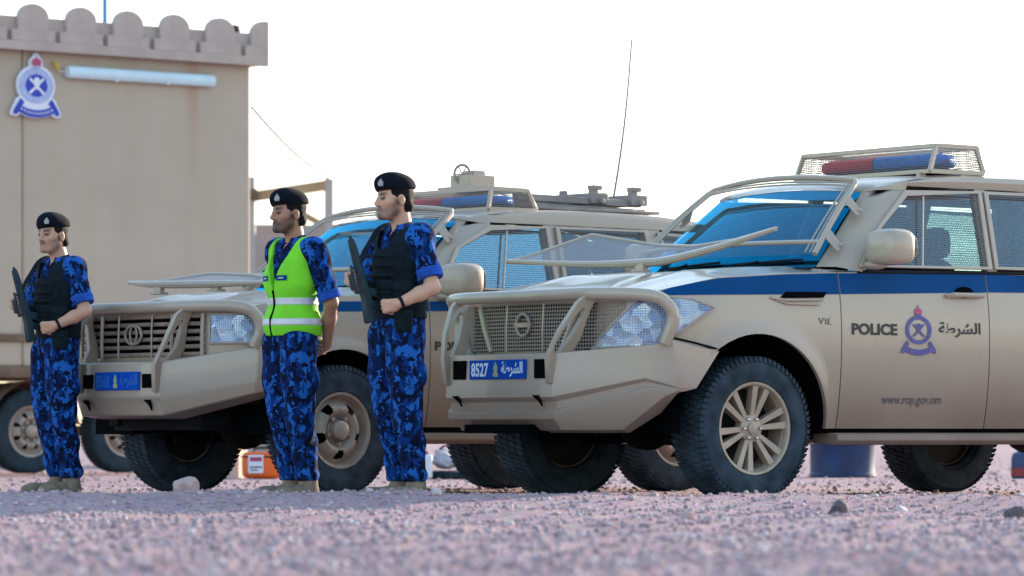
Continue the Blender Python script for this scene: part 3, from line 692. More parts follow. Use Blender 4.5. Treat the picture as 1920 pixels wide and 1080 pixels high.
    for sg, mt, nm in ((1, 'bluelamp', 'blue_lamp'), (-1, 'redlamp', 'red_lamp')):
        m = MB(); ye = cy * .86; prof = [(.0, .2), (.10, .13), (.135, 0)]
        Gs = []
        for t in np.linspace(0, 1, 12):
            y = sg * (.006 + (ye - .006) * t); q_ = 1 if t < .85 else math.sqrt(max(.02, 1 - ((t - .85) / .15) ** 2))
            Gs.append([V(xm + .13 * q_ * math.copysign(abs(math.cos(a)) ** .6, math.cos(a)), y, zm + hz_ * q_ * math.copysign(abs(math.sin(a)) ** .6, math.sin(a))) for a in np.linspace(0, 2 * math.pi, 25)])
        m.grid(Gs); m.add(Gs[0][:-1], [tuple(range(24))]); m.add(Gs[-1][:-1], [tuple(range(24))]); m.build(nm, M[mt], bar, ang=60)
    # rear lamps and tail
    for sg in (1, -1):
        m = MB(); m.box((xr + .06, sg * (hw - .10), 1.05), (.10, .12, .34)); m.build('tail_lamp', M['redlamp'], car, bevel=.02)
    tb = MB(); tb.box((xr - .02, 0, .58), (.22, 1.8, .26)); tb.build('rear_bumper', M['steel'], car, bevel=.04)
    # door lettering
    A['letters'](car, B)
    return car, B, ws, hoodpt
# ------------------------------------------------------------------ ground: flat gravel lot, low gravel bank in front of the cars
_rg = np.random.default_rng(3); _wv = [(_rg.uniform(-1, 1, 2) * f, _rg.uniform(0, 6.28), a) for f, a in ((1.1, .010), (1.7, .009), (2.6, .007), (4.1, .006), (6.0, .005), (8.5, .0035), (11, .003), (15, .0025))]
def gz(x, y):
    x = np.asarray(x, float); y = np.asarray(y, float)
    amp = np.interp(x, [-4, -2.2, -.4, 1.0, 2.6, 4], [.066, .070, .062, .060, .058, .058])
    yc = 20.6 + .25 * np.sin(x * .9 + 1)
    z = -.02 + amp * np.where(y < yc, np.exp(-((y - yc) / 1.1) ** 2), np.exp(-((y - yc) / .62) ** 2))
    n = sum(a * np.sin(k[0] * x * 2 + k[1] * y * 2 + p) for k, p, a in _wv)
    return z + n * np.clip((22.2 - y) / .8, .10, 1) * np.clip(60 / np.maximum(y, 1) - .6, 0, 1)
def lin(a, b, s): return list(np.arange(a, b, s))
gy_ = lin(-40, 6, 4) + lin(6, 26, .07) + lin(26, 60, .8) + list(np.geomspace(60, 1500, 18))
gx_ = [-q for q in np.geomspace(60, 1500, 12)][::-1] + lin(-60, -6, 3) + lin(-6, -4, .4) + lin(-4, 4, .07) + lin(4, 6, .4) + lin(6, 60, 3) + list(np.geomspace(60, 1500, 12))
XX, YY = np.meshgrid(gx_, gy_); ZZ = gz(XX, YY)
def ground_mat():
    m, n, l, b = newmat('gravel_ground'); setp(b, rough=.95, spec=.2); tc = n.new('ShaderNodeTexCoord')
    t = noise(n, l, .7, 5, .6, vec=tc.outputs['Object']); t2 = noise(n, l, 22, 6, .7, vec=tc.outputs['Object']); v = n.new('ShaderNodeTexVoronoi'); v.inputs['Scale'].default_value = 38; l.new(tc.outputs['Object'], v.inputs['Vector'])
    r = ramp(n, l, t.outputs[0], [(.3, (.335, .238, .262)), (.7, (.44, .325, .35))]); r2 = ramp(n, l, t2.outputs[0], [(.25, (.55, .52, .52)), (.5, (.95, .93, .93)), (.8, (1.25, 1.22, 1.2))])
    mx = n.new('ShaderNodeMix'); mx.data_type = 'RGBA'; mx.blend_type = 'MULTIPLY'; mx.inputs[0].default_value = 1; l.new(r.outputs[0], mx.inputs[6]); l.new(r2.outputs[0], mx.inputs[7])
    hs = n.new('ShaderNodeMix'); hs.data_type = 'RGBA'; hs.blend_type = 'OVERLAY'; hs.inputs[0].default_value = .22; l.new(mx.outputs[2], hs.inputs[6]); l.new(v.outputs['Color'], hs.inputs[7]); l.new(hs.outputs[2], b.inputs['Base Color'])
    bump(n, l, t2.outputs[0], b, .7, .03); return m
gm = MB(); gm.v = list(map(tuple, np.stack([XX, YY, ZZ], -1).reshape(-1, 3))); nX = len(gx_); gm.f = [(i * nX + j, i * nX + j + 1, (i + 1) * nX + j + 1, (i + 1) * nX + j) for i in range(len(gy_) - 1) for j in range(nX - 1)]
ground = gm.build('ground', ground_mat(), merge=False, ang=80); ground['kind'] = 'structure'

def stone_mat(name, stops, scale=4):
    m, n, l, b = newmat(name); setp(b, rough=.9, spec=.25); g = n.new('ShaderNodeNewGeometry'); r = ramp(n, l, g.outputs['Random Per Island'], stops)
    t = noise(n, l, 60, 3); r2 = ramp(n, l, t.outputs[0], [(.3, (.75, .74, .74)), (.7, (1.1, 1.1, 1.1))]); mx = n.new('ShaderNodeMix'); mx.data_type = 'RGBA'; mx.blend_type = 'MULTIPLY'; mx.inputs[0].default_value = 1
    l.new(r.outputs[0], mx.inputs[6]); l.new(r2.outputs[0], mx.inputs[7]); l.new(mx.outputs[2], b.inputs['Base Color']); return m
STONES = [(0, (.37, .265, .285)), (.25, (.45, .335, .35)), (.45, (.31, .24, .28)), (.62, (.50, .39, .40)), (.8, (.27, .215, .24)), (.9, (.56, .46, .46)), (1, (.64, .57, .58))]
def scatter(name, N, y0, y1, smin, smax, seed, label, cat):
    r = np.random.default_rng(seed); u = r.random(N); y = y0 * (y1 / y0) ** u if y0 > 0 else y0 + (y1 - y0) * u; x = (r.random(N) * 2 - 1) * (y * .128 + .35)
    s_ = smin * (smax / smin) ** (r.random(N) ** 2.6); p = (1 + 5 ** .5) / 2
    iv = np.array([(-1, p, 0), (1, p, 0), (-1, -p, 0), (1, -p, 0), (0, -1, p), (0, 1, p), (0, -1, -p), (0, 1, -p), (p, 0, -1), (p, 0, 1), (-p, 0, -1), (-p, 0, 1)]) / 1.9
    fi = np.array([(0, 11, 5), (0, 5, 1), (0, 1, 7), (0, 7, 10), (0, 10, 11), (1, 5, 9), (5, 11, 4), (11, 10, 2), (10, 7, 6), (7, 1, 8), (3, 9, 4), (3, 4, 2), (3, 2, 6), (3, 6, 8), (3, 8, 9), (4, 9, 5), (2, 4, 11), (6, 2, 10), (8, 6, 7), (9, 8, 1)])
    an = r.random(N) * 6.28; q = iv[None] * (1 + .45 * (r.random((N, 12, 1)) - .5)) * (r.uniform(.6, 1.2, (N, 1, 3)) * np.array([1, 1, .72])); c, sn = np.cos(an)[:, None], np.sin(an)[:, None]
    P = np.stack([q[..., 0] * c - q[..., 1] * sn, q[..., 0] * sn + q[..., 1] * c, q[..., 2]], -1) * (s_ / 2)[:, None, None]
    P += np.stack([x, y, gz(x, y) + s_ * .16], -1)[:, None, :]
    F = (fi[None] + 12 * np.arange(N)[:, None, None]).reshape(-1, 3); me = bpy.data.meshes.new(name); me.vertices.add(12 * N); me.vertices.foreach_set('co', P.reshape(-1).astype(np.float32))
    me.loops.add(len(F) * 3); me.loops.foreach_set('vertex_index', F.reshape(-1).astype(np.int32)); me.polygons.add(len(F)); me.polygons.foreach_set('loop_start', np.arange(0, len(F) * 3, 3, dtype=np.int32)); me.update(); me.validate()
    o = bpy.data.objects.new(name, me); col.objects.link(o); me.materials.append(MAT_ST); o['kind'] = 'stuff'; o['label'] = label; o['category'] = cat; return o
MAT_ST = stone_mat('loose_stones', STONES)
scatter('gravel', 40000, 8.6, 22.0, .007, .040, 5, 'loose pinkish gravel covering the foreground', 'gravel')
scatter('far_gravel', 7000, 22.0, 60.0, .012, .05, 6, 'sparse small stones on the lot around the cars', 'gravel')

def rock(u, D, w_, h_, mat, label, seed):
    r = np.random.default_rng(seed); bm = bmesh.new(); bmesh.ops.create_icosphere(bm, subdivisions=3, radius=1)
    k = r.uniform(-1, 1, (9, 3)); k /= np.linalg.norm(k, axis=1)[:, None]; dd = r.uniform(.62, .95, 9)
    for v in bm.verts:
        p = np.array(v.co); f = 1.0
        for a, d in zip(k, dd):
            q = p @ a
            if q > d: p = p - a * (q - d)
        p = p * (1 + .05 * math.sin(p[0] * 7 + seed) * math.sin(p[1] * 6 + p[2] * 5)); v.co = (p[0] * w_ / 2, p[1] * w_ * .42, p[2] * h_ / 2 + h_ * .32)
    me = bpy.data.meshes.new('stone'); bm.to_mesh(me); bm.free(); me.polygons.foreach_set('use_smooth', [True] * len(me.polygons)); me.set_sharp_from_angle(angle=R(28))
    x = (u - 960) / 7500 * D; o = bpy.data.objects.new('stone', me); col.objects.link(o); o.location = (x, D, float(gz(x, D))); o.rotation_euler = (0, 0, r.uniform(0, .6)); me.materials.append(mat); tag(o, label, 'stone', 'larger stones lying on the gravel')
pk = basic('pink_stone', (.47, .33, .31), .9, var=.2, scale=20, bmp=.4); dk = basic('dark_stone', (.12, .10, .11), .9, var=.3, scale=20, bmp=.4); pl_ = basic('pale_stone', (.55, .47, .45), .9, var=.2, scale=20, bmp=.4)
for a in [(350, 20.9, .150, .115, pk, 'pale pink angular rock in front of the left car, largest of the loose stones', 1), (1572, 18.7, .10, .085, dk, 'dark rounded stone in the right foreground below the alloy wheel', 2), (1905, 18.2, .12, .085, dk, 'dark stone at the right edge of the foreground', 3), (1688, 19.3, .075, .05, pl_, 'small pale stone right of the dark foreground stone', 4),
          (1290, 17.4, .09, .06, pk, 'pinkish stone in the middle foreground below the nearest bumper', 5), (818, 20.2, .06, .05, pl_, 'whitish pebble on the bank beside the nearest bumper', 7)]: rock(*a)

# ------------------------------------------------------------------ trailer cabin with merlon parapet
def wall_mat():
    m, n, l, b = newmat('cabin_render'); setp(b, rough=.85); tc = n.new('ShaderNodeTexCoord')
    t = noise(n, l, 1.3, 5, .6, vec=tc.outputs['Object']); t2 = noise(n, l, 55, 3, .6, vec=tc.outputs['Object']); st = noise(n, l, 3.0, 4, .65, vec=tc.outputs['Object'], mapping=(1.6, 1.6, .10))
    r = ramp(n, l, t.outputs[0], [(.3, (.435, .362, .280)), (.7, (.49, .408, .318))])
    # rust run below the lamp
    sx = n.new('ShaderNodeSeparateXYZ'); l.new(tc.outputs['Object'], sx.inputs[0]); d = n.new('ShaderNodeMath'); d.operation = 'SUBTRACT'; d.inputs[1].default_value = .64; l.new(sx.outputs[0], d.inputs[0]); ab = n.new('ShaderNodeMath'); ab.operation = 'ABSOLUTE'; l.new(d.outputs[0], ab.inputs[0])
    mr = n.new('ShaderNodeMapRange'); mr.inputs[1].default_value = .02; mr.inputs[2].default_value = .10; mr.inputs[3].default_value = .55; mr.inputs[4].default_value = 0; l.new(ab.outputs[0], mr.inputs[0])
    mz = n.new('ShaderNodeMapRange'); mz.inputs[1].default_value = 2.6; mz.inputs[2].default_value = 3.5; l.new(sx.outputs[2], mz.inputs[0]); mm = n.new('ShaderNodeMath'); mm.operation = 'MULTIPLY'; l.new(mr.outputs[0], mm.inputs[0]); l.new(mz.outputs[0], mm.inputs[1])
    rs = ramp(n, l, st.outputs[0], [(.46, (0, 0, 0)), (.75, (.16, .16, .16))]); ad = n.new('ShaderNodeMath'); ad.operation = 'ADD'; l.new(mm.outputs[0], ad.inputs[0]); l.new(rs.outputs[0], ad.inputs[1])
    mx = n.new('ShaderNodeMix'); mx.data_type = 'RGBA'; l.new(ad.outputs[0], mx.inputs[0]); l.new(r.outputs[0], mx.inputs[6]); mx.inputs[7].default_value = (.40, .245, .15, 1); l.new(mx.outputs[2], b.inputs['Base Color']); bump(n, l, t2.outputs[0], b, .12, .004); return m
M['wall'] = wall_mat(); M['trim'] = basic('cabin_trim', (.45, .365, .315), .8, var=.1, scale=5, bmp=.1); M['rust'] = basic('rusty_beam', (.17, .11, .07), .85, var=.35, scale=7, bmp=.3)
M['tube'] = basic('frosted_tube', (.58, .74, .80), .35, var=.06, scale=6); M['tubecase'] = basic('lamp_case', (.70, .74, .76), .5, var=.05)
cab = thing('trailer_cabin', 'beige trailer cabin with scalloped parapet standing on wheels at the left', 'cabin', (-2.4173, 37.0, 0), R(218))
W_ = 6.4; Dp = 2.4
m = MB(); m.box((1.22, -Dp / 2, 2.44), (2.436, Dp, 2.98)); m.box((2.444 + (W_ - 2.444) / 2, -Dp / 2, 2.44), (W_ - 2.444, Dp, 2.98)); m.box((W_ / 2, -Dp / 2 - .02, 2.44), (W_ - .1, Dp - .08, 2.9)); wl_ = m.build('wall', M['wall'], cab, bevel=.022, seg=3)
m = MB(); m.box((W_ / 2 - .03, .01, 1.205), (W_ + .1, .05, .07)); m.build('ledge', M['rust'], cab, bevel=.008)
m = MB(); m.box((W_ / 2, -.02, .90), (W_, .12, .10)); m.box((W_ / 2, -Dp + .05, .90), (W_, .12, .10)); m.build('chassis_beam', M['rust'], cab, bevel=.01)
# parapet: backing board, base band, then each merlon
m = MB(); m.box((W_ / 2 - .06, .05, 3.905), (W_ + .12, .05, .29)); m.box((-.095, -Dp / 2, 3.905), (.05, Dp, .29)); bk_ = m.build('parapet', M['trim'], cab, bevel=.006)
m = MB(); m.box((W_ / 2 - .06, .10, 3.790), (W_ + .12, .05, .082)); m.build('parapet_band', M['trim'], bk_, bevel=.004)
def merlon_poly(clip=None):
    hw_, h1 = .157, .218; P = [(-hw_ - .065, 3.831), (hw_ + .065, 3.831), (hw_ + .065, 3.935), (hw_, 3.935), (hw_, 4.045)]
    P += [(hw_ * math.cos(t), 4.045 + .120 * math.sin(t)) for t in np.linspace(.12, math.pi - .12, 15)] + [(-hw_, 4.045), (-hw_, 3.935), (-hw_ - .065, 3.935)]
    return P
mp = [(x, .075, z) for x, z in merlon_poly()]; mm_ = MB(); mm_.prism(mp, (0, .05, 0)); first = mm_.build('merlon', M['trim'], bk_, bevel=.006); first.location = (2.402, 0, 0)
for k in range(-4, 13):
    x = 2.402 + .497 * k
    if k == 0 or x < .2 or x > W_ - .2: continue
    c = first.copy(); col.objects.link(c); c.location = (x, 0, 0)
half = [p for p in merlon_poly()]; hp = [(max(p[0], -.038), p[1]) for p in half]; q = MB(); q.prism([(x - .083, .075, z) for x, z in hp], (0, .05, 0)); q.build('merlon', M['trim'], bk_, bevel=.005)
# wheels under it




CABIN_WHEELS = [(2.30, -.08), (1.30, -.08), (2.30, -Dp + .35), (1.30, -Dp + .35)]
m = MB()
for t0 in (2.30,): m.grid([[V(t0 + .47 * math.cos(t), y, .37 + .45 * math.sin(t)) for t in np.linspace(.15, math.pi - .15, 14)] for y in (-.40, -.02)])
m.build('mudguard', M['rust'], cab)
m = MB(); m.cyl((2.3, -.2, .38), (2.3, -Dp + .3, .38), .05); m.cyl((1.3, -.2, .38), (1.3, -Dp + .3, .38), .05); m.beam((2.9, -.45, .75), (.4, -.45, .75), .10, .12); m.beam((2.9, -Dp + .6, .75), (.4, -Dp + .6, .75), .10, .12); m.build('axle', M['rust'], cab)
m = MB(); m.cyl((1.30, -.45, 3.9), (1.30, -.45, 5.2), .023, 10); m.build('blue_pole', basic('blue_pole', (.10, .24, .55), .5), cab)
m = MB(); m.ell((.165, -.05, 4.08), (.07, .05, .05), 12, 8, p=.6); m.cyl((.165, -.05, 3.95), (.165, -.05, 4.05), .02, 8); m.build('roof_lamp', M['black'], cab)
lamp = thing('tube_lamp', 'pale unlit fluorescent tube lamp mounted under the cabin parapet', 'lamp', cab.location, R(218))
m = MB(); m.box((1.222, .022, 3.588), (1.58, .04, .085)); lc = m.build('lamp_case', M['tubecase'], lamp, bevel=.008)
Gt = [[V(x, .042 + .040 * math.sin(a), 3.588 - .056 * math.cos(a)) for a in np.linspace(.02, math.pi - .02, 13)] for x in (.435, .44, 2.005, 2.01)]
m = MB(); m.grid(Gt); m.prism(Gt[0], (.004, 0, 0)); m.prism(Gt[-1], (-.004, 0, 0)); m.build('diffuser', M['tube'], lamp)
for x in (.95, 1.5): 
    m = MB(); m.box((x, .06, 3.534), (.03, .03, .012)); m.build('clip', M['tubecase'], lamp)
m = MB(); m.tube(crv([(2.01, .03, 3.585), (2.06, .02, 3.59), (2.10, .03, 3.60)], 4), .005, 6); m.build('cable', M['tubecase'], lamp)
m = MB(); m.tube(crv([(2.095, .03, 3.60), (2.12, .05, 3.635), (2.13, .04, 3.66), (2.155, .04, 3.665)], 4), .016, 8); m.build('cable_gland', basic('yellow_plastic', (.62, .42, .03), .5), lamp)
# crest sign
cs = thing('crest_sign', 'blue and white crest sign with a red crown on the cabin wall', 'sign', cab.location, R(218))
cx, cw, c0, c1 = 2.332, .49, 3.156, 3.737
fe = lambda a, b, lay: V(cx - a * cw, .045 + lay * .0035, c0 + b * (c1 - c0))
ol = [(.405 * math.cos(R(a)), .50 + .315 * math.sin(R(a))) for a in range(-34, 64, 8)] + [(.14, .79), (.15, .88), (.09, .935), (.03, 1.0), (-.03, 1.0), (-.09, .935), (-.15, .88), (-.14, .79)] + [(.405 * math.cos(R(a)), .50 + .315 * math.sin(R(a))) for a in range(118, 216, 8)] + [(-.40, .30), (-.53, .09), (-.52, .03), (-.40, .02), (-.33, .06), (-.20, .02), (0, -.005), (.20, .02), (.33, .06), (.40, .02), (.52, .03), (.53, .09), (.40, .30)]
m = MB(); m.prism([fe(a, b, 0) - V(0, .03, 0) for a, b in ol], (0, .032, 0)); bkp = m.build('sign_plate', M['crestw'], cs, smooth=False, bevel=.004)
emblem(bkp, fe, dict(disc=M['crestl'], ring=M['crestl'], core=M['crestb'], mark=M['crestw'], ribbon=M['crestb'], crown=M['crestr'], aspect=.76, inner=.235))
# ------------------------------------------------------------------ equipment shelter, steel frame and wire behind
sh_ = thing('equipment_shelter', 'grey-beige equipment shelter with vent slats behind the vest officer', 'shelter', (-2.6, 46.2, 0), R(8))
m = MB(); m.box((0, 0, 1.36), (2.6, 2.2, 2.7)); m.build('shelter_body', basic('shelter_paint', (.40, .34, .30), .7, var=.1), sh_, bevel=.02)
for k in range(6):
    m = MB(); m.box((-.15, -1.12, 2.45 - .15 * k), (.34, .05, .045)); m.build('vent_slat', M['rust'], sh_, bevel=.005)
fr_ = thing('steel_frame', 'ochre steel frame with an upright post above the shelter', 'frame', (-2.04, 44.6, 0), 0); M['ochre'] = basic('ochre_steel', (.40, .255, .12), .6, var=.15); M['greyst'] = basic('grey_steel', (.42, .38, .34), .6, var=.1)
zs = 44.6 / 45
for nm, a, b, w2, mt in (('post', (0, 0, 0), (0, 0, 3.19), .10, 'greyst'), ('beam', (-.03, 0, 3.12), (-.86, .1, 3.00), .11, 'ochre'), ('brace', (-.04, 0, 2.66), (-.36, .05, 2.84), .07, 'ochre'), ('post', (-.88, .1, 0), (-.88, .1, 3.22), .10, 'greyst'), ('bracket', (-.88, .03, 3.02), (-.80, .03, 3.02), .12, 'rust')):
    m = MB(); m.beam(a, b, w2, w2); m.build(nm, M[mt], fr_, bevel=.006)
m = MB(); p0, p1 = V(-2.43, 37.3, 3.40), V(-2.05, 44.6, 3.21); p1 = V(-2.05, 44.6, 3.20)
pts = [p0 * (1 - t) + p1 * t + V(0, 0, -.06 * math.sin(math.pi * t)) for t in np.linspace(0, 1, 16)]; m.tube(pts, .012, 6); tag(m.build('guy_wire', M['black']), 'thin dark wire running from the cabin corner down to the steel frame', 'wire')
# ------------------------------------------------------------------ things standing behind the cars
dr = thing('oil_drum', 'dark blue steel drum standing behind the nearest car', 'drum', (2.85, 34.5, -.02), R(20)); bl = basic('drum_blue', (.005, .028, .095), .45, var=.35, scale=7); 
m = MB(); pr = [(0, 0), (.275, 0), (.29, .01), (.29, .03), (.28, .04)]
for zc in (.30, .58): pr += [(.28, zc - .03), (.294, zc), (.28, zc + .03)]
pr += [(.28, .84), (.29, .85), (.29, .87), (.275, .875), (.27, .855), (0, .855)]; m.lathe(pr, n=40); m.build('drum_body', bl, dr, ang=30); m = MB(); m.lathe([(0, 0), (.03, 0), (.03, .02), (0, .02)], o=(.17, 0, .856), n=12); m.build('bung', M['chrome'], dr)
oc = thing('orange_case', 'small orange plastic case with white label behind the left car', 'case', (-2.07, 33.2, -.02), R(12)); og = basic('orange_plastic', (.78, .13, .015), .45, var=.12)
m = MB(); m.ell((0, 0, .115), (.165, .12, .113), 28, 12, p=.35); ob_ = m.build('case_body', og, oc); m = MB(); m.box((0, 0, .185), (.335, .246, .010)); m.build('lid_seam', M['gap'], oc); m = MB(); m.tube(crv([(-.07, 0, .225), (-.06, 0, .255), (.06, 0, .255), (.07, 0, .225)], 4), .009, 8); m.build('handle', M['black'], oc)
m = MB(); m.box((-.075, -.121, .125), (.125, .006, .15)); lb = m.build('label', M['crestw'], oc); 
for (x, z, w2, h2) in ((-.075, .165, .10, .035), (-.075, .10, .10, .012), (-.09, .075, .06, .01)):
    m = MB(); m.box((x, -.1255, z), (w2, .004, h2)); m.build('label_print', M['crestr'] if h2 > .02 else M['ink2'], lb)
cb_ = thing('cardboard_box', 'pale cardboard carton beside the orange case', 'box', (-2.32, 33.5, -.02), R(-20)); cm = basic('cardboard', (.50, .42, .34), .9, var=.1)
m = MB(); m.box((0, 0, .12), (.15, .2, .24)); m.build('carton', cm, cb_, bevel=.005); m = MB(); m.box((.05, 0, .255), (.09, .2, .006), Matrix.Rotation(R(-25), 3, 'Y')); m.build('flap', cm, cb_)
jc = thing('white_jerrycan', 'white plastic jerrycan behind the legs of the officer by the nearest car', 'jerrycan', (-.715, 33.0, -.02), R(10)); wp = basic('white_plastic', (.75, .76, .80), .45, var=.05)
m = MB(); m.box((0, 0, .105), (.10, .16, .20)); m.build('can_body', wp, jc, bevel=.02, seg=3); m = MB(); m.cyl((0, -.03, .20), (0, -.03, .235), .022, 12); m.build('cap', M['crestr'], jc); m = MB(); m.tube(crv([(0, .0, .20), (0, .02, .235), (0, .06, .235), (0, .075, .20)], 4), .01, 8); m.build('handle', wp, jc)
ty = thing('spare_tyre', 'worn dark tyre lying flat behind the officer by the nearest car', 'tyre', (-.52, 33.2, -.02), 0); m = MB(); m.lathe([(.11, .005), (.15, 0), (.185, .01), (.195, .035), (.185, .06), (.15, .07), (.11, .065)], n=40, closed=True); m.build('tyre_carcass', M['rubber_old'], ty)
m = MB()
for k in range(30):
    a = 2 * math.pi * k / 30; m.box((.195 * math.cos(a), .195 * math.sin(a), .035), (.012, .022, .05), Matrix.Rotation(a, 3, 'Z'))
m.build('tread', M['rubber_old'], ty)
def patch_mesh(B, name, poly, off, mat, parent):
    mb = MB(); sz = B.patch(mb, poly, off, .001); n = len(sz); me = bpy.data.meshes.new(name)
    fs = [f for f in mb.f if max(f) < n]; me.from_pydata(mb.v[:n], [], fs); ul = me.uv_layers.new(name='UVMap')
    for l in me.loops: ul.data[l.index].uv = sz[l.vertex_index]
    me.materials.append(mat); ob = bpy.data.objects.new(name, me); col.objects.link(ob); ob.parent = parent; return ob

def bumper_grid(cols, rows_center):
    """cols: list of columns (each a list of points, top to bottom) for the left half; mirrored"""
    m = MB(); m.grid(cols); o = MB(); o.join(m); o.join(m.mirror()); return o

def plate(car, x, z0, z1, w_, txt, lm, digits_x=(.05, .42)):
    p = MB(); p.box((x + .006, 0, (z0 + z1) / 2), (.012, w_, z1 - z0)); pl = p.build('number_plate', M['plate'], car, bevel=.003)
    X = x + .0135
    f = lambda a0, a1, b0, b1: (lambda a, b: V(X, -w_ / 2 + w_ * (a0 + (a1 - a0) * a), z0 + (z1 - z0) * (b0 + (b1 - b0) * b)))
    text_part('plate_number', txt, f(.04, .35, .13, .85), M[lm], pl, .03)
    text_part('plate_word', '\uFE94\uFEC3\uFEAE\uFEB8\uFEDF\uFE8D', f(.58, .96, .10, .90), M[lm], pl, .03)
    g = MB(); g.prism([f(.43, .53, .12, .9)(a, b) for a, b in ((.1, 0), (.9, 0), (1, .2), (.75, .35), (.9, .6), (.65, .85), (.5, 1), (.35, .85), (.1, .6), (.25, .35), (0, .2))], (.002, 0, 0)); g.build('plate_crest', M['plateg'], pl)
    return pl

def bull_bar(car, y0, xb, zb_, xt, zt_, path, P, dy=.125):
    """two plate posts with a slot and a wrap-round tube"""
    t = MB(); t.tube(crv(path, 6), .036, 14); bar = t.build('bull_bar', P, car)
    for sg in (1, -1):
        h = zt_ - zb_; dx = xb - xt
        out = [(xb - .07, zb_), (xb + .03, zb_), (xb + .045, zb_ + .30 * h), (xb + .0, zb_ + .58 * h), (xt + .075, zb_ + .90 * h), (xt + .0, zb_ + 1.03 * h), (xt - .05, zb_ + .97 * h), (xt - .02, zb_ + .80 * h), (xb - .16, zb_ + .50 * h), (xb - .10, zb_ + .28 * h)]
        cx = np.mean([p[0] for p in out]); inn = [(xb - .025, zb_ + .32 * h), (xb + .005, zb_ + .33 * h), (xb + .012, zb_ + .42 * h), (xb - .03, zb_ + .60 * h), (xt + .05, zb_ + .80 * h), (xt + .028, zb_ + .84 * h), (xt + .015, zb_ + .82 * h), (xt + .02, zb_ + .74 * h), (xb - .09, zb_ + .52 * h), (xb - .045, zb_ + .40 * h)]
        m = MB(); yy = lambda z: sg * (y0 + dy * max(0, (z - zb_) / h - .25) / .75) - .019; m.ring([(x, yy(z), z) for x, z in out], [(x, yy(z), z) for x, z in inn], (0, .038, 0)); m.build('bull_bar_post', P, car, bevel=.004)
    return bar

def hood_guard(car, front, back, posts, P):
    """wire panel on a bent tube frame standing above the hood"""
    f = crv(front, 6); b = [V(*back[i]) * (1 - k / 6) + V(*back[i + 1]) * k / 6 for i in range(len(back) - 1) for k in range(6)] + [V(*back[-1])]
    k = MB(); k.tube(f, [.013 + .012 * math.sin(math.pi * i / (len(f) - 1)) for i in range(len(f))], 8); k.tube(b, .011, 8); k.tube([f[0], b[0]], .011, 8); k.tube([f[-1], b[-1]], .011, 8)
    hg = k.build('hood_guard', P, car)
    n = 14; F = [f[int(round(i * (len(f) - 1) / n))] for i in range(n + 1)]; K = [b[int(round(i * (len(b) - 1) / n))] for i in range(n + 1)]
    G = [[F[i] * (1 - t) + K[i] * t for i in range(n + 1)] for t in np.linspace(0, 1, 4)]
    sheet_uv('guard_mesh', G, [[(p[1], p[0]) for p in r] for r in G], M['meshl2'], hg)
    for (x, y, z0, z1) in posts:
        m = MB(); m.box((x, y, (z0 + z1) / 2), (.035, .075, z1 - z0)); m.box((x, y, z0 + .006), (.07, .11, .014)); m.build('guard_post', P, hg, bevel=.004)
M['meshl2'] = wire_mesh('hood_guard_wire', (.33, .30, .30), .014, .38)

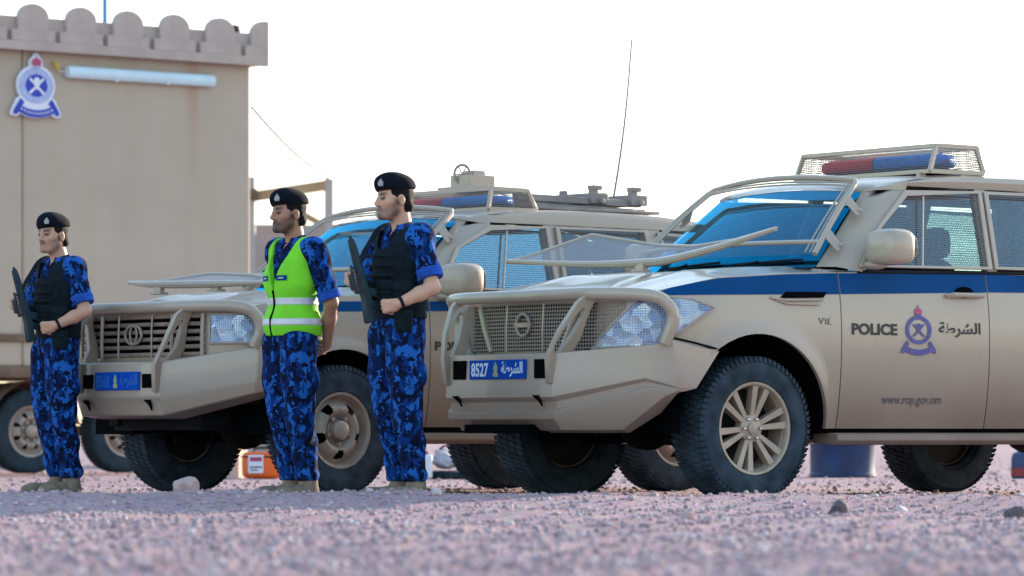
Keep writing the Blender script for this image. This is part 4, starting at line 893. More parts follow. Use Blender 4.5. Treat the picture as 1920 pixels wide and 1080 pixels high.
def front_a(car, B, P):
    S = M['steel']
    c0 = [(.84, 0, .845), (1.085, 0, .83), (1.10, 0, .585), (1.065, 0, .56), (1.06, 0, .52), (1.085, 0, .505), (1.08, 0, .463), (1.0, 0, .40), (.86, 0, .385)]
    cC = [(x, .50 if i < 7 else .46, z) for i, (x, y, z) in enumerate(c0)]
    cW = [(.54, .85, .895), (.70, .912, .876), (.735, .88, .69), (.71, .865, .672), (.705, .865, .645), (.725, .888, .635), (.72, .883, .602), (.80, .76, .40), (.70, .70, .385)]
    cK = [(.46, .90, .92), (.625, .987, .903), (.60, .992, .642), (.60, .990, .633), (.60, .988, .626), (.60, .988, .619), (.60, .985, .611), (.64, .94, .588), (.58, .84, .50)]
    cE = [(.24, .92, .86), (.29, .99, .84), (.455, .99, .634), (.48, .985, .628), (.50, .98, .622), (.53, .98, .617), (.56, .975, .612), (.575, .965, .602), (.55, .80, .50)]
    m = MB(); m.grid([c0, cC, cW, cK, cE]); o = MB(); o.join(m); o.join(m.mirror())
    bp = o.build('steel_bumper', S, car, ang=180, bevel=.018, seg=3, harden=True)
    for sg in (1, -1):
        q = MB(); q.tube([(.65, sg * .958, .910), (.62, sg * .985, .914), (.45, sg * .992, .884), (.29, sg * .99, .852)], .007, 6); q.build('bumper_seam', M['gap'], bp)
    b = MB(); b.box((1.01, -.03, .408), (.16, .60, .050)); b.build('bumper_opening', M['gap'], bp)
    for y in (-.37, .40):
        q = MB(); q.box((1.086, y, .745), (.03, .115, .108)); q.build('lamp_pocket', M['gap'], bp)
    for y in (-.40, .36):
        q = MB(); q.prism([(1.094, y - .035, .597), (1.094, y + .03, .597), (1.084, y + .045, .535), (1.084, y + .02, .56)], (.012, 0, 0)); q.build('shackle_slot', M['gap'], bp)
    for y in (-.25, .2):
        q = MB(); q.box((1.088, y * .6, .655), (.012, .012, .012)); q.build('bolt', M['steel'], bp)
    plate(car, 1.093, .69, .80, .53, '8527', 'platew')
    bull_bar(car, .485, 1.085, .66, .92, 1.165, [(.66, -.96, .88), (.63, -1.0, 1.02), (.66, -.985, 1.10), (.74, -.915, 1.15), (.925, -.62, 1.163), (.955, 0, 1.163), (.925, .62, 1.163), (.74, .915, 1.15), (.66, .985, 1.10), (.63, 1.0, 1.02), (.66, .96, .88)], P)
    # grille: wire guard, bars and badge
    gr = MB(); B.patch(gr, [(.89, -.30, .85), (.89, .30, .85), (.87, .42, 1.115), (.87, -.42, 1.115)], -.012, .004); g = gr.build('grille', M['gap'], car)
    n = 20; aa = np.linspace(B.mid - .50, B.mid + .50, n); Gm = [[B.at(a, z, .010) for a in aa] for z in np.linspace(.845, 1.12, 4)]
    sheet_uv('grille_mesh', Gm, [[(a, z) for a in aa] for z in np.linspace(.845, 1.12, 4)], M['meshg'], g)
    for sg in (1, -1):
        k = MB(); k.tube([B.at(B.mid + sg * (.33 + .15 * t), .85 + .27 * t, .014) for t in (0, .5, 1)], .016, 8); k.build('grille_bar', P, g)
        k = MB(); k.tube([B.at(B.mid + sg * .17, .85 + .27 * t, .014) for t in (0, .5, 1)], .006, 6); k.build('grille_bar', P, g)
        a2 = np.linspace(B.mid - sg * .50, B.mid - sg * .78, 8); G2 = [[B.at(a, z, .010) for a in a2] for z in np.linspace(.855, 1.12, 4)]
        sheet_uv('grille_mesh', G2, [[(a, z) for a in a2] for z in np.linspace(.855, 1.12, 4)], M['meshg'], g)
    bd = MB(); c = B.at(B.mid, 1.0, .02); bd.tube([c + V(0, .062 * math.cos(t), .062 * math.sin(t)) for t in np.linspace(0, 2 * math.pi, 24)[:-1]], .010, 8, closed=True); bd.box(c, (.016, .15, .026)); bd.build('grille_badge', M['alloy'], g)
    for sg in (1, -1):
        poly = [(.848, .558, .854), (.811, .693, .986), (.737, .815, 1.128), (.603, .909, 1.142), (.448, .956, 1.135), (.32, .974, 1.086), (.448, .956, 1.001), (.58, .919, .916), (.636, .893, .880)]
        poly = [(x, sg * y, z) for x, y, z in poly]
        h = MB(); B.patch(h, poly, .012, .02); hl = h.build('headlight', M['lens'], car, ang=60)
        patch_mesh(B, 'lamp_guard', poly, .024, M['meshl'], hl)
        fr = MB(); cl = poly + poly[:1]; pts = []
        for i in range(len(poly)):
            for t in (0, .5): 
                q = V(*cl[i]) * (1 - t) + V(*cl[i + 1]) * t; a = B.S[np.argmin(((B.P - q[:2]) ** 2).sum(1))]; pts.append(B.at(a, q[2], .016))
        fr.tube(pts, .008, 6, closed=True); fr.build('lamp_rim', P, hl)
    # fender vents
    for sg in (1, -1):
        v = MB(); f = lambda x, z, o: V(*(B.at(B.sx(x), z, o) * V(1, sg, 1)))
        v.prism([f(-.17, 1.150, .004), f(-.50, 1.160, .004), f(-.53, 1.192, .004), f(-.22, 1.188, .004)], (0, sg * .004, 0)); vt = v.build('fender_vent', M['gap'], car)
        t = MB(); t.tube([f(-.10, 1.152, .006), f(-.20, 1.140, .014), f(-.49, 1.148, .014)], .008, 8); t.tube([f(-.13, 1.142, .004), f(-.22, 1.120, .012), f(-.46, 1.118, .012)], .006, 8); t.build('vent_trim', P, vt)
    hood_guard(car, [(.321, -.95, 1.412), (.144, -.4, 1.380), (.05, 0, 1.378), (-.0, .2, 1.390), (-.086, .55, 1.455), (-.165, .95, 1.545)],
               [(.20, -.93, 1.435), (-.132, -.7, 1.575), (-.302, -.3, 1.501), (-.27, .1, 1.478), (-.24, .5, 1.50), (-.175, .94, 1.548)],
               [(.055, .0, 1.325, 1.375)], P)

def letters_a(car, B):
    f = lambda x0, x1, z0, z1, o=.0035: (lambda a, b: B.at(B.sx(x0 + (x1 - x0) * a), z0 + (z1 - z0) * b, o))
    text_part('police_lettering', 'POLICE', f(-.709, -1.062, .950, 1.018), M['ink'], car, .035)
    text_part('arabic_lettering', '\uFE94\uFEC3\uFEAE\uFEB8\uFEDF\uFE8D', f(-1.39, -1.725, .945, 1.035), M['ink'], car, .02)
    text_part('web_address', 'www.rop.gov.om', f(-.958, -1.429, .536, .590), M['ink2'], car, .01)
    text_part('fender_number', '\u0667\u0661\u0664', f(-.455, -.555, 1.005, 1.045), M['ink2'], car, 0)
    e = bpy.data.objects.new('door_crest', None); col.objects.link(e); e.parent = car
    fe = lambda a, b, lay: B.at(B.sx(-1.2285 - a * .285), .833 + b * .305, .003 + lay * .0008)
    emblem(e, fe, dict(ring=M['crestp'], mark=M['crestp'], ribbon=M['crestp'], crown=M['crestr'], aspect=.77))

def front_b(car, B, P):
    S = M['steel']
    c0 = [(.78, 0, .835), (.985, 0, .815), (.995, 0, .60), (.975, 0, .565), (.965, 0, .487), (.80, 0, .47)]
    cC = [(x, .42, z) for x, y, z in c0]
    cW = [(.50, .85, .915), (.635, .945, .907), (.66, .95, .70), (.66, .94, .675), (.64, .92, .625), (.55, .80, .58)]
    cE = [(.22, .90, .87), (.27, .965, .86), (.42, .965, .68), (.44, .96, .668), (.48, .955, .650), (.46, .80, .60)]
    m = MB(); m.grid([c0, cC, cW, cE]); o = MB(); o.join(m); o.join(m.mirror()); bp = o.build('steel_bumper', S, car, ang=180, bevel=.018, seg=3, harden=True)
    for y in (-.305, .305):
        q = MB(); q.box((.985, y, .70), (.03, .095, .085)); q.build('lamp_pocket', M['gap'], bp)
    for y in (-.34, .30):
        q = MB(); q.prism([(.986, y - .03, .585), (.986, y + .03, .585), (.978, y + .04, .52), (.978, y + .015, .55)], (.012, 0, 0)); q.build('shackle_slot', M['gap'], bp)
    plate(car, .991, .645, .757, .46, '8568', 'platew2')
    bull_bar(car, .40, .985, .63, .86, 1.150, [(.655, -.92, .90), (.63, -.955, 1.0), (.655, -.94, 1.09), (.73, -.86, 1.142), (.865, -.53, 1.150), (.885, 0, 1.150), (.865, .53, 1.150), (.73, .86, 1.142), (.655, .94, 1.09), (.63, .955, 1.0), (.655, .92, .90)], P)
    gr = MB(); B.patch(gr, [(.84, -.20, .84), (.84, .20, .84), (.80, .58, 1.10), (.80, -.58, 1.10)], -.02, .004); g = gr.build('grille', M['gap'], car)
    for k in range(6):
        z = .862 + .046 * k; s_ = MB(); aa = np.linspace(B.mid - .62, B.mid + .62, 24)
        s_.tube([B.at(a, z, .004) for a in aa], .0135, 8); s_.build('grille_slat', M['grime'], g)
    for y in (-.62, -.36, -.17, .17, .36, .62):
        s_ = MB(); s_.tube([B.at(B.mid - y, z, .022) for z in np.linspace(.845, 1.105, 4)], .012 if abs(y) > .3 else .006, 6); s_.build('grille_bar', P, g)
    bd = MB(); c = B.at(B.mid, .985, .03); bd.tube([c + V(0, .085 * math.cos(t), .058 * math.sin(t)) for t in np.linspace(0, 2 * math.pi, 24)[:-1]], .009, 8, closed=True); bd.tube([c + V(0, .035 * math.cos(t), .055 * math.sin(t)) for t in np.linspace(0, 2 * math.pi, 16)[:-1]], .007, 6, closed=True); bd.build('grille_badge', M['steelrim'], g)
    for sg in (1, -1):
        poly = [(x, sg * y, z) for x, y, z in [(.79, .66, 1.102), (.64, .87, 1.100), (.50, .93, 1.075), (.53, .92, .96), (.64, .87, .925), (.785, .67, .925)]]
        h = MB(); B.patch(h, poly, .012, .02); hl = h.build('headlight', M['lens'], car, ang=60); patch_mesh(B, 'lamp_guard', poly, .022, M['meshl'], hl)
        fr = MB(); cl = poly + poly[:1]; pts = []
        for i in range(len(poly)):
            for t in (0, .5):
                q = V(*cl[i]) * (1 - t) + V(*cl[i + 1]) * t; a = B.S[np.argmin(((B.P - q[:2]) ** 2).sum(1))]; pts.append(B.at(a, q[2], .015))
        fr.tube(pts, .008, 6, closed=True); fr.build('lamp_rim', P, hl)
    hood_guard(car, [(.365, -.75, 1.338), (.39, -.4, 1.318), (.35, .12, 1.308), (.308, .6, 1.305)], [(.20, -.74, 1.342), (.054, -.3, 1.392), (.06, .15, 1.368), (.15, .6, 1.315)], [(.385, -.40, 1.255, 1.315), (.33, .12, 1.262, 1.308)], P)
    # roof mount: hand wheel, platform and folded rack behind the beacons
    k = MB(); k.box((-1.95, .03, 1.985), (.50, .36, .03)); k.box((-1.88, .0, 2.03), (.22, .20, .10)); k.box((-1.90, .0, 2.075), (.11, .10, .075)); k.cyl((-1.90, 0, 1.80), (-1.90, 0, 2.0), .10, 16)
    mt = k.build('roof_mount', P, car, bevel=.006)
    hwv = MB(); c = V(-1.79, .0, 2.085); ax1, ax2 = V(-.60, .60, 0), V(0, 0, 1)
    hwv.tube([c + .062 * (ax1 * math.cos(t) + ax2 * math.sin(t)) for t in np.linspace(0, 2 * math.pi, 20)[:-1]], .009, 8, closed=True)
    for t in (0, math.pi / 3, 2 * math.pi / 3): hwv.cyl(c + .06 * (ax1 * math.cos(t) + ax2 * math.sin(t)), c - .06 * (ax1 * math.cos(t) + ax2 * math.sin(t)), .005, 6)
    hwv.cyl(c, c + V(-.1, .03, 0), .012, 8); hwv.build('hand_wheel', M['steelrim'], mt)
    r_ = MB()
    for y in (.28, -.05): r_.beam((-2.0, y, 1.935), (-3.12, y, 1.925), .05, .045); r_.beam((-2.0, y, 1.885), (-3.16, y, 1.875), .05, .03)
    r_.box((-2.62, .1, 1.862), (1.15, .62, .02)); RKM = basic('grey_rack', (.23, .20, .185), .6, var=.2); rk = r_.build('roof_rack', RKM, car, bevel=.004)
    for x in (-2.72, -3.08):
        q = MB(); q.box((x, .12, 1.948), (.15, .42, .07)); q.box((x - .02, .24, 1.995), (.05, .05, .06)); q.box((x - .035, .24, 2.025), (.085, .06, .03)); q.box((x + .05, .02, 1.99), (.04, .05, .04)); q.cyl((x, -.1, 1.93), (x, .36, 1.93), .02, 8); q.build('rack_clamp', RKM, rk, bevel=.005)
    q = MB(); q.lathe([(0, 1.855), (.22, 1.855), (.22, 1.885), (0, 1.885)], o=(-3.0, .1, 0), n=24); q.build('rack_base', RKM, rk)
    # whip aerial with a slight bow
    an = MB(); p0, p1 = V(-3.38, -.30, 1.80), V(-3.60, -.30, 3.11); pts = [p0 * (1 - t) + p1 * t + V(-.03 * math.sin(math.pi * t), 0, 0) for t in np.linspace(0, 1, 14)]
    an.tube(pts, [.009 - .003 * t for t in np.linspace(0, 1, 14)], 6); an.cyl((-3.38, -.3, 1.74), (-3.38, -.3, 1.90), .014, 8); an.build('whip_aerial', basic('aerial_grey', (.10, .10, .11), .6), car)

def letters_b(car, B):
    f = lambda x0, x1, z0, z1, o=.0035: (lambda a, b: B.at(B.sx(x0 + (x1 - x0) * a), z0 + (z1 - z0) * b, o))
    text_part('police_lettering', 'POLICE', f(-.735, -1.07, .895, .955), M['ink'], car, .035)
    text_part('arabic_lettering', '\uFE94\uFEC3\uFEAE\uFEB8\uFEDF\uFE8D', f(-1.39, -1.725, .89, .975), M['ink'], car, .02)
    e = bpy.data.objects.new('door_crest', None); col.objects.link(e); e.parent = car
    fe = lambda a, b, lay: B.at(B.sx(-1.2285 - a * .285), .78 + b * .305, .003 + lay * .0008)
    emblem(e, fe, dict(ring=M['crestp'], mark=M['crestp'], ribbon=M['crestp'], crown=M['crestr'], aspect=.77))

SPEC_A = dict(label='tan police off-road car with blue stripe and plate 8527, nearest, at the right', loc=(.7964, 23.3867, -.02), rot=217, paint='paint', hw=.985, wb=3.1, hub=.41, ra=.535, tyre=.41, tw=.275, face=.975, wheel='alloy',
    plan=[(-3.95, .80), (-3.85, .90), (-3.6, .955), (-3.0, .985), (-.6, .985), (.1, .985), (.35, .97), (.55, .93), (.70, .85), (.80, .72), (.86, .5), (.89, .25), (.90, 0)],
    ztop=[(.95, 1.115), (.88, 1.125), (.7, 1.165), (.6, 1.192), (.26, 1.262), (-.23, 1.294), (-.6, 1.310), (-1.8, 1.33), (-3.0, 1.345), (-4, 1.34)], zrock=.41, zfront=.80, door=(-.632, -1.80, -2.62), gy=.60, gz=(.85, 1.115),
    belt=1.33, crown=(.045, .055, .05), hz=1.196, board=(.315, .385),
    stripe=([(.63, 1.176), (.61, 1.188), (.5, 1.215), (.26, 1.255), (-.23, 1.288), (-.6, 1.303), (-1.8, 1.322), (-4, 1.335)], [(.63, 1.173), (.60, 1.153), (-.56, 1.180), (-1.8, 1.217), (-4, 1.25)]),
    glassp=(.945, 1.32, .74, 1.84), ws=((-.60, .80, 1.345), (-1.09, .645, 1.80)), wsb=.13, wsg=.085,
    win=[[(-.80, 1.345), (-1.013, 1.572), (-1.313, 1.80), (-1.925, 1.822), (-1.838, 1.355)], [(-1.882, 1.357), (-1.965, 1.822), (-2.75, 1.822), (-2.80, 1.36)], [(-2.92, 1.36), (-2.88, 1.815), (-3.50, 1.80), (-3.68, 1.38)]],
    pillars=[(-1.985, -1.90, -1.90, -1.82), (-2.90, -2.73, -2.94, -2.78), (-3.78, -3.48, -3.90, -3.66)], railz=lambda x: 1.842,
    roof=[(-1.09, 1.838), (-1.2, 1.880), (-1.4, 1.918), (-1.9, 1.948), (-2.6, 1.955), (-3.3, 1.935), (-3.8, 1.88)], rdrop=.036, mirror=(-.89, 1.455), cage=(-1.73, -2.06, -1.67, -2.11, 1.95, 2.105, .61), front=front_a, letters=letters_a)
SPEC_B = dict(label='dusty tan police off-road car with slatted grille and tall whip aerial behind the officers', loc=(-1.6674, 25.119, -.02), rot=221.5, paint='paint2', hw=.96, wb=2.85, hub=.40, ra=.495, tyre=.40, tw=.26, face=.955, wheel='steel',
    plan=[(-3.75, .78), (-3.65, .88), (-3.4, .93), (-2.9, .96), (-.6, .96), (.1, .96), (.38, .945), (.58, .90), (.70, .82), (.78, .68), (.82, .45), (.84, .2), (.845, 0)],
    ztop=[(.95, 1.10), (.84, 1.112), (.6, 1.155), (.3, 1.20), (0, 1.222), (-.6, 1.24), (-1.8, 1.262), (-3.8, 1.275)], zrock=.42, zfront=.80, door=(-.70, -1.83, -2.44), gy=.60, gz=(.85, 1.105),
    belt=1.27, crown=(.06, .065, .05), hz=1.10, board=(.315, .385),
    stripe=([(.45, 1.15), (.40, 1.168), (.013, 1.187), (-.84, 1.205), (-3.8, 1.25)], [(.45, 1.13), (.40, 1.115), (.013, 1.125), (-.84, 1.145), (-3.8, 1.19)]),
    glassp=(.92, 1.27, .72, 1.77), ws=((-.62, .78, 1.275), (-1.20, .63, 1.735)), wsb=.12, wsg=.075,
    win=[[(-.79, 1.285), (-1.03, 1.55), (-1.351, 1.692), (-1.85, 1.705), (-1.80, 1.285)], [(-1.86, 1.285), (-1.93, 1.71), (-2.72, 1.71), (-2.72, 1.29)], [(-2.85, 1.30), (-2.83, 1.70), (-3.35, 1.68), (-3.5, 1.31)]],
    pillars=[(-1.945, -1.83, -1.875, -1.785), (-2.86, -2.70, -2.88, -2.70), (-3.62, -3.33, -3.72, -3.48)], railz=lambda x: 1.725,
    roof=[(-1.20, 1.775), (-1.32, 1.80), (-1.6, 1.832), (-2.2, 1.85), (-2.9, 1.845), (-3.4, 1.81), (-3.62, 1.76)], rdrop=.03, rfy=.80, mirror=(-.84, 1.335), cage=(-1.56, -1.87, -1.53, -1.94, 1.825, 1.955, .56), front=front_b, letters=letters_b)
carA, bodyA, _, _ = make_car(SPEC_A)
carB, bodyB, _, _ = make_car(SPEC_B)
# ------------------------------------------------------------------ people: smooth-union volumes turned into continuous meshes
class Vol:
    def __init__(s, lo, hi, h):
        s.lo = np.array(lo, float); s.h = h; s.n = np.ceil((np.array(hi) - s.lo) / h).astype(int) + 1; s.g = np.full(s.n, .08, np.float32)
    def sub(s, a, b):
        i = np.clip(np.floor((np.array(a) - s.lo) / s.h).astype(int), 0, s.n - 1); j = np.clip(np.ceil((np.array(b) - s.lo) / s.h).astype(int) + 1, 1, s.n)
        sl = tuple(slice(p, q) for p, q in zip(i, j)); c = [s.lo[k] + s.h * np.arange(i[k], j[k]) for k in range(3)]
        return sl, c[0][:, None, None].astype(np.float32), c[1][None, :, None].astype(np.float32), c[2][None, None, :].astype(np.float32)
    def op(s, sl, d, k, neg=False):
        g = s.g[sl]
        if neg:
            d = -d; h_ = np.clip(.5 - .5 * (d - g) / k, 0, 1) if k > 0 else (g > d) * 1.0; s.g[sl] = d * (1 - h_) + g * h_ + k * h_ * (1 - h_)
        else:
            h_ = np.clip(.5 + .5 * (d - g) / k, 0, 1) if k > 0 else (g < d) * 1.0; s.g[sl] = d * (1 - h_) + g * h_ - k * h_ * (1 - h_)
    def cone(s, a, b, ra, rb=None, k=.02, neg=False):
        rb = ra if rb is None else rb; a = np.array(a, float); b = np.array(b, float); m = max(ra, rb) + k + 4 * s.h + .01
        sl, x, y, z = s.sub(np.minimum(a, b) - m, np.maximum(a, b) + m); e = b - a; L = max(1e-9, e @ e)
        px, py, pz = x - a[0], y - a[1], z - a[2]; t = np.clip((px * e[0] + py * e[1] + pz * e[2]) / L, 0, 1)
        d = np.sqrt((px - t * e[0]) ** 2 + (py - t * e[1]) ** 2 + (pz - t * e[2]) ** 2) - (ra + (rb - ra) * t); s.op(sl, d, k, neg)
    def chain(s, P, r, k=.02):
        for i in range(len(P) - 1): s.cone(P[i], P[i + 1], r[i], r[i + 1], k)
    def ell(s, c, r, rot=None, k=.02, neg=False):
        c = np.array(c, float); r = np.array(r, float); m = r.max() + k + 4 * s.h + .01; sl, x, y, z = s.sub(c - m, c + m); px, py, pz = x - c[0], y - c[1], z - c[2]
        if rot is not None: q = [rot[0][i] * px + rot[1][i] * py + rot[2][i] * pz for i in range(3)]
        else: q = [px, py, pz]
        k0 = np.sqrt((q[0] / r[0]) ** 2 + (q[1] / r[1]) ** 2 + (q[2] / r[2]) ** 2); k1 = np.sqrt((q[0] / r[0] ** 2) ** 2 + (q[1] / r[1] ** 2) ** 2 + (q[2] / r[2] ** 2) ** 2) + 1e-6
        s.op(sl, k0 * (k0 - 1) / k1, k, neg)
    def cut(s, fn):
        """intersect with fn(x,y,z) < 0"""
        sl, x, y, z = s.sub(s.lo, s.lo + s.h * s.n); s.g = np.maximum(s.g, fn(x, y, z).astype(np.float32))
    def wrinkle(s, amp, seed, f=1.0, zdir=1.0, mask=None):
        sl, x, y, z = s.sub(s.lo, s.lo + s.h * s.n); r = np.random.default_rng(seed); w_ = 0
        for i in range(6):
            a = r.uniform(-1, 1, 3) * (26, 26, 10) * f; zf = r.uniform(28, 75) * f * zdir; p = r.uniform(0, 6.28)
            w_ = w_ + np.sin(a[0] * x + a[1] * y + zf * z + p + 1.7 * np.sin(r.uniform(12, 22) * x + r.uniform(12, 22) * y + r.uniform(5, 14) * z + p * 2)) / (1 + .3 * i)
        w_ = w_ * amp / 2.2
        if mask is not None: w_ = w_ * mask(x, y, z)
        s.g = s.g + w_.astype(np.float32)
    def mesh(s):
        g = s.g.copy(); g[0] = g[-1] = .05; g[:, 0] = g[:, -1] = .05; g[:, :, 0] = g[:, :, -1] = .05
        I = g < 0; n = np.array(g.shape) - 1; cnt = np.zeros(n, np.int8); sl = lambda o, m: slice(o, o + m)
        for o in np.ndindex(2, 2, 2): cnt += I[sl(o[0], n[0]), sl(o[1], n[1]), sl(o[2], n[2])]
        act = (cnt > 0) & (cnt < 8); idx = np.argwhere(act); vid = np.full(n, -1, np.int32); vid[act] = np.arange(len(idx))
        acc = np.zeros((len(idx), 3)); num = np.zeros(len(idx))
        for a in np.ndindex(2, 2, 2):
            for ax in range(3):
                if a[ax]: continue
                b = list(a); b[ax] = 1; va = g[tuple((idx + a).T)]; vb = g[tuple((idx + b).T)]; m = (va < 0) != (vb < 0)
                t = np.where(m, va / np.where(va == vb, 1, va - vb), 0); p = np.array(a, float)[None] + np.zeros((len(idx), 3)); p[:, ax] += t; acc += p * m[:, None]; num += m
        verts = s.lo + s.h * (idx + acc / num[:, None]); F = []
        for ax in range(3):
            A = np.moveaxis(I, ax, 0); Vd = np.moveaxis(vid, ax, 0); e = np.argwhere(A[:-1, 1:-1, 1:-1] != A[1:, 1:-1, 1:-1])
            i, j, k = e[:, 0], e[:, 1] + 1, e[:, 2] + 1; q = np.stack([Vd[i, j - 1, k - 1], Vd[i, j, k - 1], Vd[i, j, k], Vd[i, j - 1, k]], 1)
            fl = A[i, j, k] != (ax == 1); q[~fl] = q[~fl][:, ::-1]; F.append(q)
        return verts, np.concatenate(F)
    def build(s, name, mat, parent, smooth=0):
        v, f = s.mesh(); me = bpy.data.meshes.new(name); me.from_pydata(v.tolist(), [], f.tolist()); me.polygons.foreach_set('use_smooth', [True] * len(me.polygons))
        ob = bpy.data.objects.new(name, me); col.objects.link(ob); me.materials.append(mat); ob.parent = parent
        if smooth:
            md = ob.modifiers.new('soften', 'SMOOTH'); md.factor = .5; md.iterations = smooth
        return ob
def rotz(a): c, s_ = math.cos(a), math.sin(a); return np.array([[c, -s_, 0], [s_, c, 0], [0, 0, 1.]])
def roty(a): c, s_ = math.cos(a), math.sin(a); return np.array([[c, 0, s_], [0, 1, 0], [-s_, 0, c.real]])

def torso(v, inf=0.0, k=.05):
    v.ell((.0, 0, 1.33), (.115 + inf, .170 + inf, .20 + inf), k=k); v.cone((-.005, -.135, 1.452), (-.005, .135, 1.452), .062 + inf, k=k)
    v.ell((.012, 0, 1.12), (.108 + inf, .150 + inf, .16 + inf), k=k); v.ell((.012, 0, .98), (.115 + inf, .160 + inf, .12 + inf), k=k)

def head_prims(v, Hc, Rm):
    T = lambda p: Hc + Rm @ np.array(p, float)
    E = lambda c, r, k=.02, neg=False: v.ell(T(c), r, Rm.T if False else Rm, k, neg)
    Cn = lambda a, b, ra, rb=None, k=.012, neg=False: v.cone(T(a), T(b), ra, rb, k, neg)
    E((-.014, 0, .036), (.098, .076, .088)); E((.022, 0, -.036), (.068, .059, .084), .03)
    for s_ in (-1, 1):
        Cn((.0, s_ * .050, -.055), (.058, s_ * .020, -.098), .021, .016, .02); Cn((.052, s_ * .044, -.020), (.040, s_ * .050, -.018), .024, k=.02)
        Cn((.078, s_ * .012, .024), (.066, s_ * .044, .022), .012, .010, .012)
        E((-.012, s_ * .077, -.012), (.021, .009, .033), .006); E((-.008, s_ * .083, -.010), (.010, .006, .018), .004, True)
        Cn((.093, s_ * .030, .002), (.088, s_ * .040, .002), .009, k=.008, neg=True); Cn((.077, s_ * .033, .001), (.076, s_ * .033, .001), .0125, k=.004)
        Cn((.098, s_ * .011, -.034), (.092, s_ * .013, -.034), .0085, k=.008)
    Cn((.084, 0, .016), (.108, 0, -.025), .0082, .0112, .012); Cn((.107, 0, -.029), (.098, 0, -.035), .0098, .0085, .008)
    Cn((.084, -.020, -.060), (.084, .020, -.060), .0085, k=.010); Cn((.091, -.010, -.059), (.091, .010, -.059), .0075, k=.008); Cn((.086, -.013, -.073), (.086, .013, -.073), .0080, k=.008)
    Cn((.097, -.018, -.0665), (.097, .018, -.0665), .0022, k=.003, neg=True)
    Cn((.078, -.010, -.097), (.078, .010, -.097), .0185, k=.02)
def hand(v, W, d, n, side, curl=(55, 105, 160), th=1.0):
    d = nrm(d); n = nrm(n - d * (np.dot(n, d))); a = np.cross(n, d) * side; W = np.array(W, float)
    for q in (-.024, -.008, .008, .024): v.cone(W + d * .012 + a * q * .75, W + d * .082 + a * q * 1.12, .0155, .0135, .012)
    for i, q in enumerate((-.031, -.0105, .0105, .031)):
        p = W + d * (.084 - .006 * abs(i - 1.6)) + a * q; L = (.040, .045, .043, .034)[i]; ang = 0; r = .0095
        for j, (sg, c) in enumerate(zip((1, .68, .52), curl)):
            t = R(c * (.9 + .06 * i)); e = p + (d * math.cos(t) + n * math.sin(t)) * L * sg; v.cone(p, e, r, r - .0008, .003); p = e; r -= .0008
    b = W + d * .022 - a * .026 + n * .006; e = b + (d * .62 - a * .42 + n * .5) * .046 * th; v.cone(b, e, .0135, .0105, .012); f = e + (d * .75 + n * .45 + a * .12) * .034 * th; v.cone(e, f, .0105, .0085, .004)

